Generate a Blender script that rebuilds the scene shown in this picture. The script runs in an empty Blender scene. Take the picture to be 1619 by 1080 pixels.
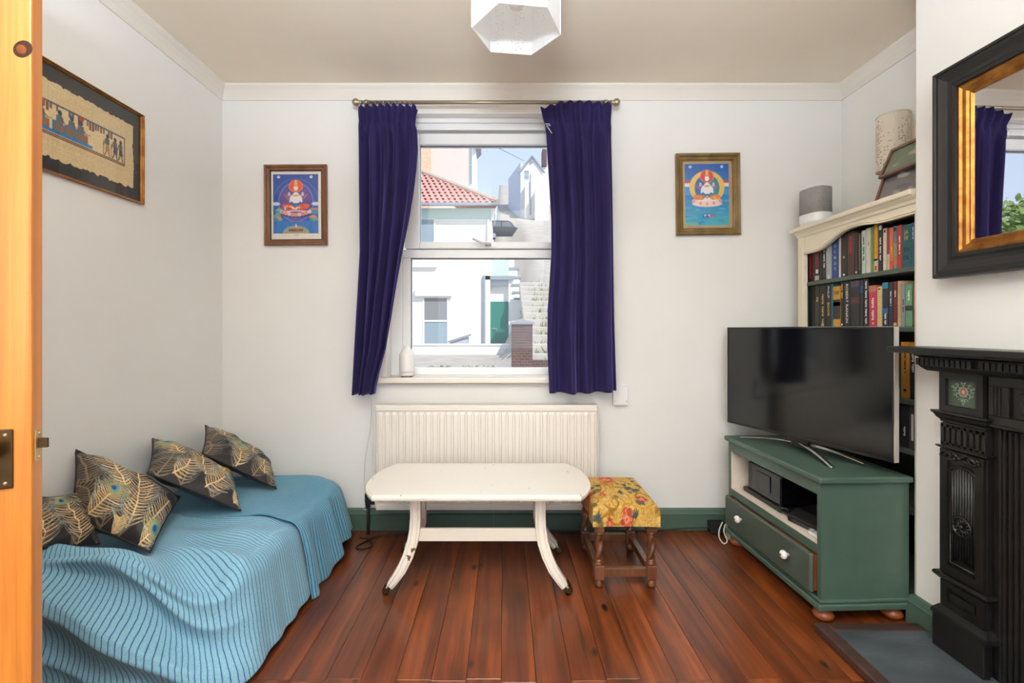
import bpy, math, random
import numpy as np
from mathutils import Vector, Matrix
random.seed(7); RNG = np.random.default_rng(7)
sc = bpy.context.scene; COL = sc.collection
PI = math.pi
# ------------------------------------------------------------------ camera, sky, sun, lights, exposure
F, VX, VY, HC = 750.0, 798.0, 520.0, 1.085          # focal length in px, vanishing point, eye height
cam = bpy.data.cameras.new('camera'); camo = bpy.data.objects.new('camera', cam); COL.objects.link(camo)
cam.sensor_fit = 'HORIZONTAL'; cam.sensor_width = 36; cam.lens = F / 1619 * 36
cam.shift_x = (809.5 - VX) / 1619; cam.shift_y = -(540 - VY) / 1619; cam.clip_start = .02; cam.clip_end = 400
camo.location = (0, 0, HC); camo.rotation_euler = (PI / 2, 0, 0); sc.camera = camo
vs = sc.view_settings; vs.view_transform = 'Standard'; vs.look = 'None'; vs.gamma = 1; vs.exposure = 0.10; vs.use_curve_mapping = False
w = bpy.data.worlds.new('sky'); sc.world = w; w.use_nodes = True
nt = w.node_tree; bg = nt.nodes['Background']
tc = nt.nodes.new('ShaderNodeTexCoord'); sx = nt.nodes.new('ShaderNodeSeparateXYZ'); rp = nt.nodes.new('ShaderNodeValToRGB')
nt.links.new(tc.outputs['Generated'], sx.inputs[0]); nt.links.new(sx.outputs['Z'], rp.inputs[0]); nt.links.new(rp.outputs[0], bg.inputs[0])
rp.color_ramp.elements[0].color = (.76, .85, 1, 1); rp.color_ramp.elements[1].color = (.42, .62, 1, 1)
rp.color_ramp.elements[1].position = .9
bg.inputs[1].default_value = 1.02
def light(name, typ, loc, rot, energy, color=(1, 1, 1), **k):
    l = bpy.data.lights.new(name, typ); l.energy = energy; l.color = color
    for a, b in k.items(): setattr(l, a, b)
    o = bpy.data.objects.new(name, l); COL.objects.link(o); o.location = loc; o.rotation_euler = rot; return o
light('sun', 'SUN', (6, -8, 14), (math.radians(44), 0, math.radians(34)), 3.6, (1, .96, .9), angle=.01)
# unseen area lamps added to fill the room with light
light('front_window_fill', 'AREA', (-.1, 3.75, 3.25), (math.radians(-48), 0, 0), 38, (.86, .93, 1), shape='RECTANGLE', size=2.4, size_y=.8)  # added lamp that boosts the sky's light through the front window
light('rear_fill', 'AREA', (0.1, -2.12, 1.5), (math.radians(90), 0, 0), 36, (.82, .91, 1), shape='RECTANGLE', size=2.3, size_y=1.45)  # added fill, set just inside the made-up rear window
light('flash_bounce_fill', 'AREA', (-.1, -.1, 1.80), (PI, 0, 0), 152, (.83, .915, 1), shape='DISK', size=.5)      # added lamp above the camera, standing in for flash bounced off the ceiling

# ------------------------------------------------------------------ helpers
def s2l(c):
    c = c / 255.0
    return c / 12.92 if c <= .04045 else ((c + .055) / 1.055) ** 2.4
def rgb(*c):
    if len(c) == 1: c = c[0]
    return tuple(s2l(v) for v in c[:3]) + (1,)
def Wp(px, py, Y): return ((px - VX) / F * Y, Y, HC - (py - VY) / F * Y)
def tag(o, label=None, cat=None, group=None, kind=None):
    if label: o['label'] = label
    if cat: o['category'] = cat
    if group: o['group'] = group
    if kind: o['kind'] = kind
    return o
def thing(name, label, cat, loc=(0, 0, 0), rz=0, group=None, kind=None):
    o = bpy.data.objects.new(name, None); COL.objects.link(o); o.location = loc; o.rotation_euler = (0, 0, rz)
    o.empty_display_size = .05
    return tag(o, label, cat, group, kind)
def wloc(o):
    v = Vector((0, 0, 0))
    while o: v += o.location; o = o.parent
    return v
class B:
    def __init__(s): s.v = []; s.f = []
    def add(s, vs, fs):
        n = len(s.v); s.v += [tuple(p) for p in vs]; s.f += [tuple(i + n for i in q) for q in fs]; return s
    def box(s, x0, x1, y0, y1, z0, z1):
        return s.add([(x, y, z) for z in (z0, z1) for y in (y0, y1) for x in (x0, x1)],
                     [(0, 2, 3, 1), (4, 5, 7, 6), (0, 1, 5, 4), (2, 6, 7, 3), (0, 4, 6, 2), (1, 3, 7, 5)])
    def cyl(s, p0, p1, r0, r1=None, n=14, caps=True):
        r1 = r0 if r1 is None else r1; p0 = Vector(p0); p1 = Vector(p1); d = (p1 - p0).normalized()
        a = d.orthogonal().normalized(); b = d.cross(a); vs = []
        for p, r in ((p0, r0), (p1, r1)):
            vs += [p + a * (r * math.cos(t)) + b * (r * math.sin(t)) for t in (2 * PI * i / n for i in range(n))]
        fs = [(i, (i + 1) % n, n + (i + 1) % n, n + i) for i in range(n)]
        if caps: fs += [tuple(range(n - 1, -1, -1)), tuple(range(n, 2 * n))]
        return s.add(vs, fs)
    def lathe(s, prof, c, n=20, axis=2):
        vs = []; m = len(prof)
        for i in range(n):
            t = 2 * PI * i / n
            for r, h in prof:
                p = [r * math.cos(t), r * math.sin(t), h]
                if axis == 0: p = [h, p[0], p[1]]
                if axis == 1: p = [p[1], h, p[0]]
                vs.append((p[0] + c[0], p[1] + c[1], p[2] + c[2]))
        fs = [(i * m + j, ((i + 1) % n) * m + j, ((i + 1) % n) * m + j + 1, i * m + j + 1) for i in range(n) for j in range(m - 1)]
        if prof[0][0] > 1e-6: fs.append(tuple(i * m for i in range(n - 1, -1, -1)))
        if prof[-1][0] > 1e-6: fs.append(tuple(i * m + m - 1 for i in range(n)))
        return s.add(vs, fs)
    def prism(s, poly, a0, a1, axis='y'):
        n = len(poly)
        def P(u, v, a): return {'y': (u, a, v), 'x': (a, u, v), 'z': (u, v, a)}[axis]
        vs = [P(u, v, a0) for u, v in poly] + [P(u, v, a1) for u, v in poly]
        return s.add(vs, [tuple(range(n)), tuple(range(2 * n - 1, n - 1, -1))] + [(i, n + i, n + (i + 1) % n, (i + 1) % n) for i in range(n)])
    def tube(s, pts, r, n=8, sy=1.0):
        pts = [Vector(p) for p in pts]; m = len(pts); vs = []
        up = None
        for i, p in enumerate(pts):
            d = (pts[min(i + 1, m - 1)] - pts[max(i - 1, 0)]).normalized()
            if up is None: up = d.orthogonal().normalized()
            a = (up - d * up.dot(d)).normalized(); up = a; b = d.cross(a); rr = r[i] if isinstance(r, (list, tuple)) else r
            vs += [p + a * (rr * math.cos(2 * PI * k / n)) + b * (rr * sy * math.sin(2 * PI * k / n)) for k in range(n)]
        fs = [(i * n + k, i * n + (k + 1) % n, (i + 1) * n + (k + 1) % n, (i + 1) * n + k) for i in range(m - 1) for k in range(n)]
        return s.add(vs, fs + [tuple(range(n - 1, -1, -1)), tuple(range((m - 1) * n, m * n))])
    def grid(s, nu, nv, fn, cu=False):
        vs = [fn(i / nu, j / nv) for j in range(nv + 1) for i in range(nu + (0 if cu else 1))]; st = nu if cu else nu + 1
        return s.add(vs, [(j * st + i, j * st + (i + 1) % st, (j + 1) * st + (i + 1) % st, (j + 1) * st + i) for j in range(nv) for i in range(nu)])
    def sweep(s, path, prof, closed=False):
        """mitred sweep of profile (d, z) along a plan polyline; d is measured to the right of travel"""
        n = len(path); m = len(prof); vs = []
        for i in range(n):
            p = Vector(path[i]); a = Vector(path[i - 1]) if (i > 0 or closed) else None; b = Vector(path[(i + 1) % n]) if (i < n - 1 or closed) else None
            ns = []
            if a is not None: d = (p - a).normalized(); ns.append(Vector((d.y, -d.x)))
            if b is not None: d = (b - p).normalized(); ns.append(Vector((d.y, -d.x)))
            q = sum(ns, Vector((0, 0))).normalized(); k = 1 / max(.2, q.dot(ns[0]))
            vs += [(p.x + q.x * k * dd, p.y + q.y * k * dd, z) for dd, z in prof]
        fs = [(i * m + j, ((i + 1) % n) * m + j, ((i + 1) % n) * m + (j + 1) % m, i * m + (j + 1) % m) for i in range(n if closed else n - 1) for j in range(m)]
        if not closed: fs += [tuple(range(m)), tuple(range(n * m - 1, (n - 1) * m - 1, -1))]
        return s.add(vs, fs)
    def obj(s, name, mat, parent=None, smooth=False, bevel=0, local=False, seg=2, solid=0, keep=False):
        v = np.array(s.v, float)
        if parent is None:
            org = np.array([(v[:, 0].min() + v[:, 0].max()) / 2, (v[:, 1].min() + v[:, 1].max()) / 2, v[:, 2].min()])
            if keep: org = np.zeros(3)
        else: org = np.zeros(3) if local else np.array(wloc(parent))
        me = bpy.data.meshes.new(name); me.from_pydata((v - org).tolist(), [], s.f); me.update()
        import bmesh
        bm = bmesh.new(); bm.from_mesh(me); bmesh.ops.recalc_face_normals(bm, faces=bm.faces); bm.to_mesh(me); bm.free()
        o = bpy.data.objects.new(name, me); COL.objects.link(o)
        if parent is None: o.location = org
        else: o.parent = parent
        for mm in (mat if isinstance(mat, (list, tuple)) else [mat]): me.materials.append(mm)
        if smooth: me.polygons.foreach_set('use_smooth', [True] * len(me.polygons))
        if solid: md = o.modifiers.new('solid', 'SOLIDIFY'); md.thickness = solid; md.offset = 0
        if bevel:
            md = o.modifiers.new('bevel', 'BEVEL'); md.width = bevel; md.segments = seg; md.limit_method = 'ANGLE'; md.angle_limit = math.radians(35)
            md.harden_normals = False
        return o
def bx(*a): return B().box(*a)
def share(o, name, parent, loc=None, rz=0, mat=None):
    c = bpy.data.objects.new(name, o.data); COL.objects.link(c); c.parent = parent
    for m in o.modifiers:
        n = c.modifiers.new(m.name, m.type)
        for k in ('width', 'segments', 'limit_method', 'angle_limit', 'thickness', 'offset'):
            if hasattr(m, k): setattr(n, k, getattr(m, k))
    if loc is not None: c.location = loc
    c.rotation_euler = (0, 0, rz); return c
# ---- materials
def mat(name, c, rough=.6, metal=0, noise=None, bump=None, spec=.5, coat=0, sheen=None, c2=None, trans=0, stretch=(1, 1, 1), emit=None):
    m = bpy.data.materials.new(name); m.use_nodes = True; n = m.node_tree; p = n.nodes['Principled BSDF']; L = n.links.new
    p.inputs['Base Color'].default_value = rgb(c); p.inputs['Roughness'].default_value = rough; p.inputs['Metallic'].default_value = metal
    p.inputs['Specular IOR Level'].default_value = spec; p.inputs['Coat Weight'].default_value = coat; p.inputs['Coat Roughness'].default_value = .15
    if sheen: p.inputs['Sheen Weight'].default_value = sheen[0]; p.inputs['Sheen Tint'].default_value = rgb(sheen[1]); p.inputs['Sheen Roughness'].default_value = sheen[2]
    if noise or bump:
        t = n.nodes.new('ShaderNodeTexCoord'); mp = n.nodes.new('ShaderNodeMapping'); L(t.outputs['Object'], mp.inputs[0]); mp.inputs['Scale'].default_value = stretch
    if noise:
        a = n.nodes.new('ShaderNodeTexNoise'); a.inputs['Scale'].default_value = noise[0]; a.inputs['Detail'].default_value = 5; L(mp.outputs[0], a.inputs[0])
        r = n.nodes.new('ShaderNodeValToRGB'); L(a.outputs[0], r.inputs[0])
        r.color_ramp.elements[0].position = .5 - noise[1]; r.color_ramp.elements[1].position = .5 + noise[1]
        r.color_ramp.elements[0].color = rgb(c2); r.color_ramp.elements[1].color = rgb(c); L(r.outputs[0], p.inputs['Base Color'])
    if bump:
        a = n.nodes.new('ShaderNodeTexNoise'); a.inputs['Scale'].default_value = bump[0]; a.inputs['Detail'].default_value = 4; L(mp.outputs[0], a.inputs[0])
        b = n.nodes.new('ShaderNodeBump'); b.inputs['Strength'].default_value = bump[1]; b.inputs['Distance'].default_value = .004; L(a.outputs[0], b.inputs['Height']); L(b.outputs[0], p.inputs['Normal'])
    return m
def node(m, t): return m.node_tree.nodes.new(t)
def wood(name, cols, rough=.3, axis=(14, 1, 14), knots=True, random_obj=True, coat=.3, spec=.5, scale=1.0, patch=False):
    m = mat(name, cols[0], rough, coat=coat, spec=spec); n = m.node_tree; L = n.links.new; p = n.nodes['Principled BSDF']
    t = node(m, 'ShaderNodeTexCoord'); mp = node(m, 'ShaderNodeMapping'); mp.inputs['Scale'].default_value = [a * scale for a in axis]
    oi = node(m, 'ShaderNodeObjectInfo'); ad = node(m, 'ShaderNodeVectorMath'); ad.operation = 'ADD'
    cx = node(m, 'ShaderNodeCombineXYZ'); ml = node(m, 'ShaderNodeMath'); ml.operation = 'MULTIPLY'; ml.inputs[1].default_value = 37
    L(oi.outputs['Random'], ml.inputs[0]); L(ml.outputs[0], cx.inputs[0]); L(ml.outputs[0], cx.inputs[1])
    L(t.outputs['Object'], mp.inputs[0]); L(mp.outputs[0], ad.inputs[0])
    if random_obj: L(cx.outputs[0], ad.inputs[1])
    a = node(m, 'ShaderNodeTexNoise'); a.inputs['Scale'].default_value = 1.6; a.inputs['Detail'].default_value = 7; a.inputs['Roughness'].default_value = .62; a.inputs['Distortion'].default_value = .5
    L(ad.outputs[0], a.inputs[0])
    r = node(m, 'ShaderNodeValToRGB'); L(a.outputs[0], r.inputs[0]); e = r.color_ramp.elements
    e[0].position = .28; e[1].position = .74; e[0].color = rgb(cols[1]); e[1].color = rgb(cols[0]); k = e.new(.5); k.color = rgb(cols[2])
    col = r.outputs[0]
    if random_obj:
        hs = node(m, 'ShaderNodeHueSaturation'); mr = node(m, 'ShaderNodeMapRange'); mr.inputs[3].default_value = .82; mr.inputs[4].default_value = 1.18
        L(oi.outputs['Random'], mr.inputs[0]); L(mr.outputs[0], hs.inputs['Value']); L(col, hs.inputs['Color']); col = hs.outputs[0]
    if patch:
        w_ = node(m, 'ShaderNodeTexNoise'); w_.inputs['Scale'].default_value = 1; w_.inputs['Detail'].default_value = 3; mw = node(m, 'ShaderNodeMapping'); mw.inputs['Scale'].default_value = (7, 1.7, 7)
        L(t.outputs['Object'], mw.inputs[0]); a3 = node(m, 'ShaderNodeVectorMath'); a3.operation = 'ADD'; L(mw.outputs[0], a3.inputs[0]); L(cx.outputs[0], a3.inputs[1]); L(a3.outputs[0], w_.inputs[0])
        pr_ = node(m, 'ShaderNodeValToRGB'); pr_.color_ramp.elements[0].position = .36; pr_.color_ramp.elements[1].position = .52; pr_.color_ramp.elements[0].color = (.5, .45, .42, 1); pr_.color_ramp.elements[1].color = (1, 1, 1, 1); L(w_.outputs[0], pr_.inputs[0])
        mm = node(m, 'ShaderNodeMix'); mm.data_type = 'RGBA'; mm.blend_type = 'MULTIPLY'; mm.inputs[0].default_value = 1; L(col, mm.inputs[6]); L(pr_.outputs[0], mm.inputs[7]); col = mm.outputs[2]
    if knots:
        v = node(m, 'ShaderNodeTexVoronoi'); mk = node(m, 'ShaderNodeMapping'); mk.inputs['Scale'].default_value = knots if isinstance(knots, tuple) else (4.2, 2.6, 4.2); v.inputs['Scale'].default_value = 1
        L(t.outputs['Object'], mk.inputs[0]); a2 = node(m, 'ShaderNodeVectorMath'); a2.operation = 'ADD'; L(mk.outputs[0], a2.inputs[0]); L(cx.outputs[0], a2.inputs[1]); L(a2.outputs[0], v.inputs[0])
        kr = node(m, 'ShaderNodeValToRGB'); L(v.outputs['Distance'], kr.inputs[0]); kr.color_ramp.elements[0].position = .06; kr.color_ramp.elements[1].position = .12
        mx = node(m, 'ShaderNodeMix'); mx.data_type = 'RGBA'; L(kr.outputs[0], mx.inputs[0]); mx.inputs[6].default_value = rgb([x * .38 for x in cols[1]]); L(col, mx.inputs[7]); col = mx.outputs[2]
    L(col, p.inputs['Base Color'])
    bp = node(m, 'ShaderNodeBump'); bp.inputs['Strength'].default_value = .12; bp.inputs['Distance'].default_value = .003; L(a.outputs[0], bp.inputs['Height']); L(bp.outputs[0], p.inputs['Normal'])
    return m
def vcol(name, rough=.7, sheen=None, bump=None, coat=0):
    m = mat(name, (128, 128, 128), rough, sheen=sheen, bump=bump, coat=coat); a = node(m, 'ShaderNodeAttribute'); a.attribute_name = 'Col'
    m.node_tree.links.new(a.outputs['Color'], m.node_tree.nodes['Principled BSDF'].inputs['Base Color']); return m
def perforated(name, c, scale, thr, rough=.5, trans=.25):
    m = mat(name, c, rough); n = m.node_tree; L = n.links.new; p = n.nodes['Principled BSDF']
    t = node(m, 'ShaderNodeTexCoord'); v = node(m, 'ShaderNodeTexVoronoi'); v.inputs['Scale'].default_value = scale; v.inputs['Randomness'].default_value = .55; L(t.outputs['Object'], v.inputs[0])
    r = node(m, 'ShaderNodeMath'); r.operation = 'GREATER_THAN'; r.inputs[1].default_value = thr; L(v.outputs['Distance'], r.inputs[0])
    tr = node(m, 'ShaderNodeBsdfTransparent'); mx = node(m, 'ShaderNodeMixShader'); tl = node(m, 'ShaderNodeBsdfTranslucent'); tl.inputs[0].default_value = rgb(c)
    m2 = node(m, 'ShaderNodeMixShader'); m2.inputs[0].default_value = trans; L(p.outputs[0], m2.inputs[1]); L(tl.outputs[0], m2.inputs[2])
    L(r.outputs[0], mx.inputs[0]); L(tr.outputs[0], mx.inputs[1]); L(m2.outputs[0], mx.inputs[2]); L(mx.outputs[0], n.nodes['Material Output'].inputs[0]); return m
def glass(name, refl=.06, tint=(255, 255, 255)):
    m = bpy.data.materials.new(name); m.use_nodes = True; n = m.node_tree; L = n.links.new
    for q in list(n.nodes):
        if q.type == 'BSDF_PRINCIPLED': n.nodes.remove(q)
    tr = node(m, 'ShaderNodeBsdfTransparent'); tr.inputs[0].default_value = rgb(tint); g = node(m, 'ShaderNodeBsdfGlossy'); g.inputs['Roughness'].default_value = .01
    mx = node(m, 'ShaderNodeMixShader'); mx.inputs[0].default_value = refl; L(tr.outputs[0], mx.inputs[1]); L(g.outputs[0], mx.inputs[2]); L(mx.outputs[0], n.nodes['Material Output'].inputs[0]); return m
M = {}
M['wall'] = mat('wall_paint', (236, 235, 232), .85, noise=(3, .3), c2=(232, 230, 226), bump=(60, .05))
M['ceil'] = mat('ceiling_paint', (248, 238, 220), .9, noise=(2, .3), c2=(242, 229, 208))
M['cornice'] = mat('cornice_paint', (230, 224, 214), .7)
M['green'] = mat('green_paint', (73, 95, 82), .42, noise=(14, .3), c2=(66, 87, 75), bump=(80, .05))
M['green_in'] = mat('cream_paint', (226, 214, 200), .6, noise=(20, .3), c2=(214, 200, 184))
M['dgreen'] = mat('dark_green_paint', (76, 86, 75), .5, noise=(10, .3), c2=(67, 77, 67))
M['upvc'] = mat('white_upvc', (240, 240, 240), .3)
M['whitewood'] = mat('white_gloss_wood', (240, 236, 230), .35)
M['rad'] = mat('radiator_enamel', (230, 223, 214), .4)
M['cream'] = mat('cream_furniture_paint', (232, 222, 200), .5, noise=(9, .3), c2=(224, 212, 188))
M['plank'] = wood('stained_pine', [(146, 74, 27), (58, 28, 13), (110, 52, 20)], .36, axis=(15, .8, 15), coat=.22, knots=(8.0, 3.6, 0.0), patch=True)
M['pine'] = wood('door_pine', [(208, 138, 60), (168, 94, 30), (192, 118, 44)], .35, axis=(34, 34, .8), coat=.25, random_obj=False, knots=(3.1, 3.1, 1.35))
M['knot'] = mat('knot_ring', (64, 34, 17), .6, spec=.2, noise=(60, .3), c2=(40, 20, 11)); M['knot2'] = mat('knot_heart', (128, 66, 24), .6, spec=.2, noise=(50, .3), c2=(92, 44, 17))
M['oak'] = wood('dark_oak', [(134, 82, 44), (70, 40, 23), (104, 61, 34)], .35, axis=(20, 20, 3), knots=False)
M['bun'] = wood('orange_pine', [(150, 82, 42), (100, 52, 26), (128, 66, 32)], .4, axis=(20, 20, 6), knots=False)
M['iron'] = mat('blackened_cast_iron', (34, 31, 30), .36, metal=.2, noise=(18, .25), c2=(22, 20, 19), bump=(120, .15))
M['black'] = mat('black_plastic', (20, 20, 22), .35)
M['blackm'] = mat('matt_black', (24, 24, 24), .7)
M['screen'] = mat('tv_screen', (9, 9, 10), .12, spec=.6)
M['chrome'] = mat('chrome', (210, 208, 204), .16, metal=1)
M['nickel'] = mat('brushed_nickel', (172, 158, 138), .35, metal=.8)
M['brass'] = mat('brass', (190, 146, 62), .25, metal=1, noise=(30, .3), c2=(150, 104, 40))
M['dbrass'] = mat('aged_brass', (104, 84, 56), .4, metal=1, noise=(16, .3), c2=(66, 52, 36))
M['gilt'] = mat('gilt', (186, 132, 62), .4, metal=.85, noise=(25, .25), c2=(120, 70, 32), bump=(60, .3))
M['mframe'] = mat('black_frame', (34, 31, 30), .45, noise=(12, .3), c2=(24, 22, 22), bump=(50, .1))
M['mirror'] = mat('mirror_glass', (235, 236, 238), .0, metal=1)
M['slate'] = mat('slate', (78, 84, 90), .45, noise=(5, .18), c2=(54, 60, 66), bump=(18, .5), stretch=(1, 2.5, 1))
M['hborder'] = wood('hearth_wood', [(74, 50, 44), (44, 28, 25), (60, 38, 34)], .4, axis=(3, 20, 20), knots=False)
M['ceramic'] = mat('white_ceramic', (240, 236, 230), .2)
M['white'] = mat('white_plastic', (236, 236, 236), .4)
M['greyfab'] = mat('grey_speaker_fabric', (158, 156, 153), .9, noise=(260, .2), c2=(128, 126, 123))
M['glass'] = glass('window_glass', .012)
M['pglass'] = glass('picture_glass', .05)
M['cable'] = mat('black_cable', (22, 22, 22), .5)
M['wcable'] = mat('white_cable', (214, 206, 194), .5)
M['paper'] = mat('page_paper', (214, 198, 168), .9)
# ---- raster print helper: a flat print stored as vertex colours
class Canvas:
    def __init__(s, w, h, c): s.w = w; s.h = h; s.a = np.zeros((h, w, 3)); s.a[:] = c
    def _bb(s, x0, x1, y0, y1, pad):
        X = s.w - 1; Y = s.h - 1
        i0 = max(0, int((x0 - pad) * X)); i1 = min(s.w, int((x1 + pad) * X) + 2); j0 = max(0, int((y0 - pad) * Y)); j1 = min(s.h, int((y1 + pad) * Y) + 2)
        if i1 <= i0 or j1 <= j0: return None
        return i0, i1, j0, j1, np.arange(i0, i1)[None, :] / X, np.arange(j0, j1)[:, None] / Y
    def _mix(s, b, cov, c):
        cov = np.clip(cov, 0, 1)[..., None]; r = s.a[b[2]:b[3], b[0]:b[1]]; r[:] = r * (1 - cov) + np.array(c, float) * cov
    def line(s, pts, wd, c, op=1.0):
        px = 1.0 / s.w
        for (x0, y0), (x1, y1) in zip(pts[:-1], pts[1:]):
            b = s._bb(min(x0, x1), max(x0, x1), min(y0, y1), max(y0, y1), wd + 2 * px)
            if not b: continue
            dx, dy = x1 - x0, y1 - y0; t = np.clip(((b[4] - x0) * dx + (b[5] - y0) * dy) / (dx * dx + dy * dy + 1e-12), 0, 1)
            d = np.hypot(b[4] - x0 - t * dx, b[5] - y0 - t * dy); s._mix(b, ((wd / 2 - d) / px + .5) * op, c)
    def ell(s, cx, cy, rx, ry, c, op=1.0, ring=0, rot=0):
        R = max(rx, ry); b = s._bb(cx - R, cx + R, cy - R, cy + R, .01)
        if not b: return
        x = b[4] - cx; y = b[5] - cy; u = x * math.cos(rot) + y * math.sin(rot); v = -x * math.sin(rot) + y * math.cos(rot)
        d = (1 - np.hypot(u / rx, v / ry)) * min(rx, ry) * s.w + .5
        if ring: d = np.minimum(d, (ring - (1 - np.hypot(u / rx, v / ry)) * min(rx, ry)) * s.w + .5)
        s._mix(b, np.clip(d, 0, 1) * op, c)
    def rect(s, x0, x1, y0, y1, c, op=1.0):
        b = s._bb(x0, x1, y0, y1, 0)
        if b: s._mix(b, ((b[4] >= x0) & (b[4] <= x1) & (b[5] >= y0) & (b[5] <= y1)) * op, c)
    def poly(s, pts, c, op=1.0):
        xs = [p[0] for p in pts]; ys = [p[1] for p in pts]; b = s._bb(min(xs), max(xs), min(ys), max(ys), 0)
        if not b: return
        ins = np.zeros((b[5].shape[0], b[4].shape[1]), bool)
        for (x0, y0), (x1, y1) in zip(pts, pts[1:] + pts[:1]):
            if abs(y1 - y0) < 1e-9: continue
            ins ^= ((y0 > b[5]) != (y1 > b[5])) & (b[4] < (x1 - x0) * (b[5] - y0) / (y1 - y0) + x0)
        s._mix(b, ins * op, c)
    def vgrad(s, y0, y1, c0, c1):
        b = s._bb(0, 1, y0, y1, 0); t = np.clip((b[5] - y0) / (y1 - y0), 0, 1)[..., None]
        s.a[b[2]:b[3], b[0]:b[1]] = np.array(c0) * (1 - t) + np.array(c1) * t
    def noise(s, amt): s.a *= 1 + RNG.normal(0, amt, (s.h, s.w, 1)); s.a = np.clip(s.a, 0, 255)
    def lin(s):
        c = s.a / 255.0; l = np.where(c <= .04045, c / 12.92, ((c + .055) / 1.055) ** 2.4)
        return np.concatenate([l.reshape(-1, 3), np.ones((s.w * s.h, 1))], 1)
def paint(o, cv):                                       # object's mesh is a grid(w-1, h-1)
    at = o.data.color_attributes.new('Col', 'FLOAT_COLOR', 'POINT'); a = np.ones((len(o.data.vertices), 4)); l = cv.lin(); a[:len(l)] = l
    at.data.foreach_set('color', a.ravel())
def text(name, body, size, org, ex, ey, m, parent, sx=1.0, align='LEFT'):
    """flat lettering: org = start of baseline, ex/ey = reading and letter-up directions (world)"""
    cu = bpy.data.curves.new(name, 'FONT'); cu.body = body; cu.size = size; cu.extrude = .0002; cu.align_x = align; cu.resolution_u = 2
    t = bpy.data.objects.new(name, cu); me = bpy.data.meshes.new_from_object(t); bpy.data.objects.remove(t)
    ex = Vector(ex); ey = Vector(ey); ez = ex.cross(ey); base = Vector(org) - wloc(parent)
    for v in me.vertices: v.co = base + ex * (v.co.x * sx) + ey * v.co.y + ez * v.co.z
    o = bpy.data.objects.new(name, me); COL.objects.link(o); o.parent = parent; me.materials.clear(); me.materials.append(m); return o
def lerp_tab(tab, t):
    for (a, va), (b, vb) in zip(tab[:-1], tab[1:]):
        if t <= b: k = (t - a) / (b - a); k = max(0, min(1, k)); return va + (vb - va) * k
    return tab[-1][1]
def sm(a, b, x): t = max(0, min(1, (x - a) / (b - a))); return t * t * (3 - 2 * t)
# ------------------------------------------------------------------ the room
XL, XB, XA, D, YR, H = -1.53, 1.50, 1.825, 2.57, -2.2, 2.4      # left wall, breast face, alcove wall, back wall, rear wall, ceiling
YB = 1.733                                                      # far corner of the chimney breast
WX0, WX1, WZ0, WZ1 = -.665, .46, .787, 2.28                     # window opening
def S(o): return tag(o, kind='structure')
fl = S(bx(XL, XA, YR, D, -.08, -.014).obj('floor', M['blackm'])); fl['label'] = 'varnished red-brown pine floorboards running towards the window'
pw = .1085; k = 0; protos = {}
x = XL
joints = [1.462, 1.470, 1.455, 1.466]
while x < XA - .01:
    x1 = min(x + pw, XA); j = joints[k % 4] if (k % 5) else 2.9
    for a, b in ((j, D), (-.2, j)) if j < D else ((-.2, D),):
        L = b - a
        p = bx(-(x1 - x) / 2 + .0005, (x1 - x) / 2 - .0005, -L / 2 + .0006, L / 2 - .0006, -.014, 0)
        o = p.obj('plank', M['plank'], fl, bevel=.0009, local=True, seg=1)
        o.location = Vector(((x + x1) / 2, (a + b) / 2, random.uniform(-.0006, .0004))) - fl.location
    x = x1; k += 1
bx(XL, XA, YR, -.2, -.014, 0).obj('plank', M['plank'], fl)
S(bx(XL - .3, XA + .3, YR - .3, D + .3, H, H + .25).obj('ceiling', M['ceil']))
wb = B().box(XL - .3, WX0, D, D + .3, -.1, H).box(WX1, XA + .3, D, D + .3, -.1, H).box(WX0, WX1, D, D + .3, -.1, WZ0).box(WX0, WX1, D, D + .3, WZ1, H)
S(wb.obj('wall_back', M['wall']))
S(bx(XL - .3, XL, YR - .3, D, -.1, H).obj('wall_left', M['wall']))
S(bx(XA, XA + .3, YR - .3, D, -.1, H).obj('wall_right', M['wall']))
cb = B().box(XB, XA, .25, .55, 0, H).box(XB, XA, 1.25, YB, 0, H).box(XB, XA, .55, 1.25, .82, H).box(XA - .04, XA, .55, 1.25, 0, .82)
S(cb.obj('wall_chimney_breast', M['wall'], bevel=.004))
S(B().box(XL, -1.1, YR - .3, YR, 0, H).box(1.3, XA, YR - .3, YR, 0, H).box(-1.1, 1.3, YR - .3, YR, 0, .72).box(-1.1, 1.3, YR - .3, YR, 2.25, H).obj('wall_rear', M['wall']))
w2 = thing('added_rear_window', None, None, (.1, YR - .1, .72), kind='structure')  # unseen window, added to let fill light in from behind
B().box(-1.1, -1.04, YR - .13, YR - .08, .72, 2.25).box(1.24, 1.3, YR - .13, YR - .08, .72, 2.25).box(-1.1, 1.3, YR - .13, YR - .08, .72, .78).box(-1.1, 1.3, YR - .13, YR - .08, 2.19, 2.25).box(.07, .13, YR - .13, YR - .08, .78, 2.19).obj('window_frame', M['upvc'], w2)
bx(-1.04, 1.24, YR - .11, YR - .104, .78, 2.19).obj('pane', M['glass'], w2)
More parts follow.
